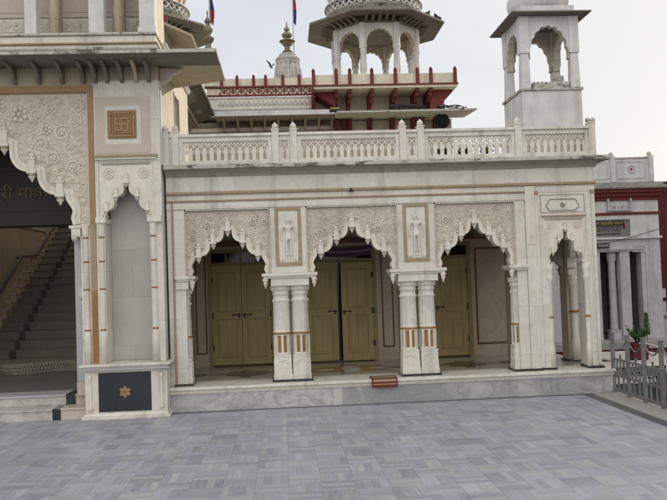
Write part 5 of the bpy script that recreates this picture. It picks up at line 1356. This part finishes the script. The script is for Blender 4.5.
mb = MB(); mb.tube([(5.9 + .35*math.sin(t*.28), 1.0 - .10*t*.4, .62 - .018*t*t*.42 if t < 8 else .14 - .04*(t-8)) for t in range(12)], .018, POLE, 6); tag(mb.build('bent_pipe', org=(6, 1, -.1)), 'pale bent hose arching down behind the fence posts', 'hose')

# ================================================================== SMALL THINGS ON THE ARCADE
RG = MB(); x0, x1 = 1.245, 1.625
nstr = 7
prof = [(.10, .378), (-.19, .378), (-.212, .366), (-.214, .33), (-.216, .25)]
L_ = [0]
for a, b in zip(prof, prof[1:]): L_.append(L_[-1] + math.hypot(a[0]-b[0], a[1]-b[1]))
def at(s):
    for k in range(len(prof)-1):
        if s <= L_[k+1]+1e-9:
            t = (s-L_[k])/(L_[k+1]-L_[k]); return (prof[k][0]+(prof[k+1][0]-prof[k][0])*t, prof[k][1]+(prof[k+1][1]-prof[k][1])*t)
    return prof[-1]
NS = 30
for k in range(NS):
    (ya, za), (yb, zb) = at(L_[-1]*k/NS), at(L_[-1]*(k+1)/NS)
    q = NS-1-k
    m = MATRED if (q < 3 or (q//2) % 2 == 0) else MATCRM
    for (xa, xb, mm) in ((x0, x0+.022, MATRED), (x0+.022, x1-.022, m), (x1-.022, x1, MATRED)):
        RG.quad([(xa, ya, za), (xb, ya, za), (xb, yb, zb), (xa, yb, zb)], mm)
bmesh.ops.remove_doubles(RG.bm, verts=RG.bm.verts, dist=.0004)
o = RG.build('doormat', org=(1.43, -.1, .378)); sdm = o.modifiers.new('thick', 'SOLIDIFY'); sdm.thickness = .010; sdm.offset = 1
tag(o, 'red and cream striped rug folded over the plinth edge before the middle arch', 'rug')
bn = MB(); n = 16
for k in range(n):
    xa, xb = .60 + 1.0*k/n, .60 + 1.0*(k+1)/n
    def zz(x): return 2.27 + .035*((x-1.1)/.5)**2
    bn.quad([(xa, 2.315, zz(xa)), (xb, 2.315, zz(xb)), (xb, 2.315, zz(xb)+.16), (xa, 2.315, zz(xa)+.16)], PURPLE)
    bn.quad([(xa, 2.309, zz(xa)+.068), (xb, 2.309, zz(xb)+.068), (xb, 2.309, zz(xb)+.10), (xa, 2.309, zz(xa)+.10)], marble('banner_stripe', (.30,.17,.24), (.22,.12,.18)) if k == 0 else bpy.data.materials['banner_stripe'])
o = bn.build('cloth_banner', org=(1.1, 2.315, 2.27)); sdm = o.modifiers.new('thick', 'SOLIDIFY'); sdm.thickness = .004
tag(o, 'dark purple cloth banner hung above the middle door', 'banner')
SPT = thing('spot_lamp', (1.055, -.03, 3.2), 'tiny black spotlight sitting on the tan band above the middle arch', 'lamp')
mb = MB(); mb.lathe(1.055, -.05, [(.034, 3.207-.02), (.034, 3.20), (.02, 3.222), (.012, 3.24)], SIGNBLK, 12); mb.build('lamp_head', SPT); MB().box(1.045, 1.065, -.05, .0, 3.215, 3.225, IRON).build('arm', SPT)
# plants on the terrace seen through the lattice
for k, (x, y) in enumerate(((2.60, .62), (2.98, .66), (3.36, .60))):
    lbl = ('leftmost', 'middle', 'rightmost')[k]
    pt_ = thing('flower_pot', (x, y, 3.566), f'{lbl} terracotta pot of three standing behind the balustrade lattice', 'flower pot', 'terrace flower pots')
    mb = MB(); mb.lathe(x, y, [(.08, 3.566), (.12, 3.74), (.135, 3.75), (.135, 3.78), (.11, 3.78)], POT, 16); mb.build('pot', pt_)
    plant((x, y, 3.775), 11, .15, .15, 20+k, f'{lbl} small green plant of three growing in pots behind the balustrade', .07, 'terrace_plant')
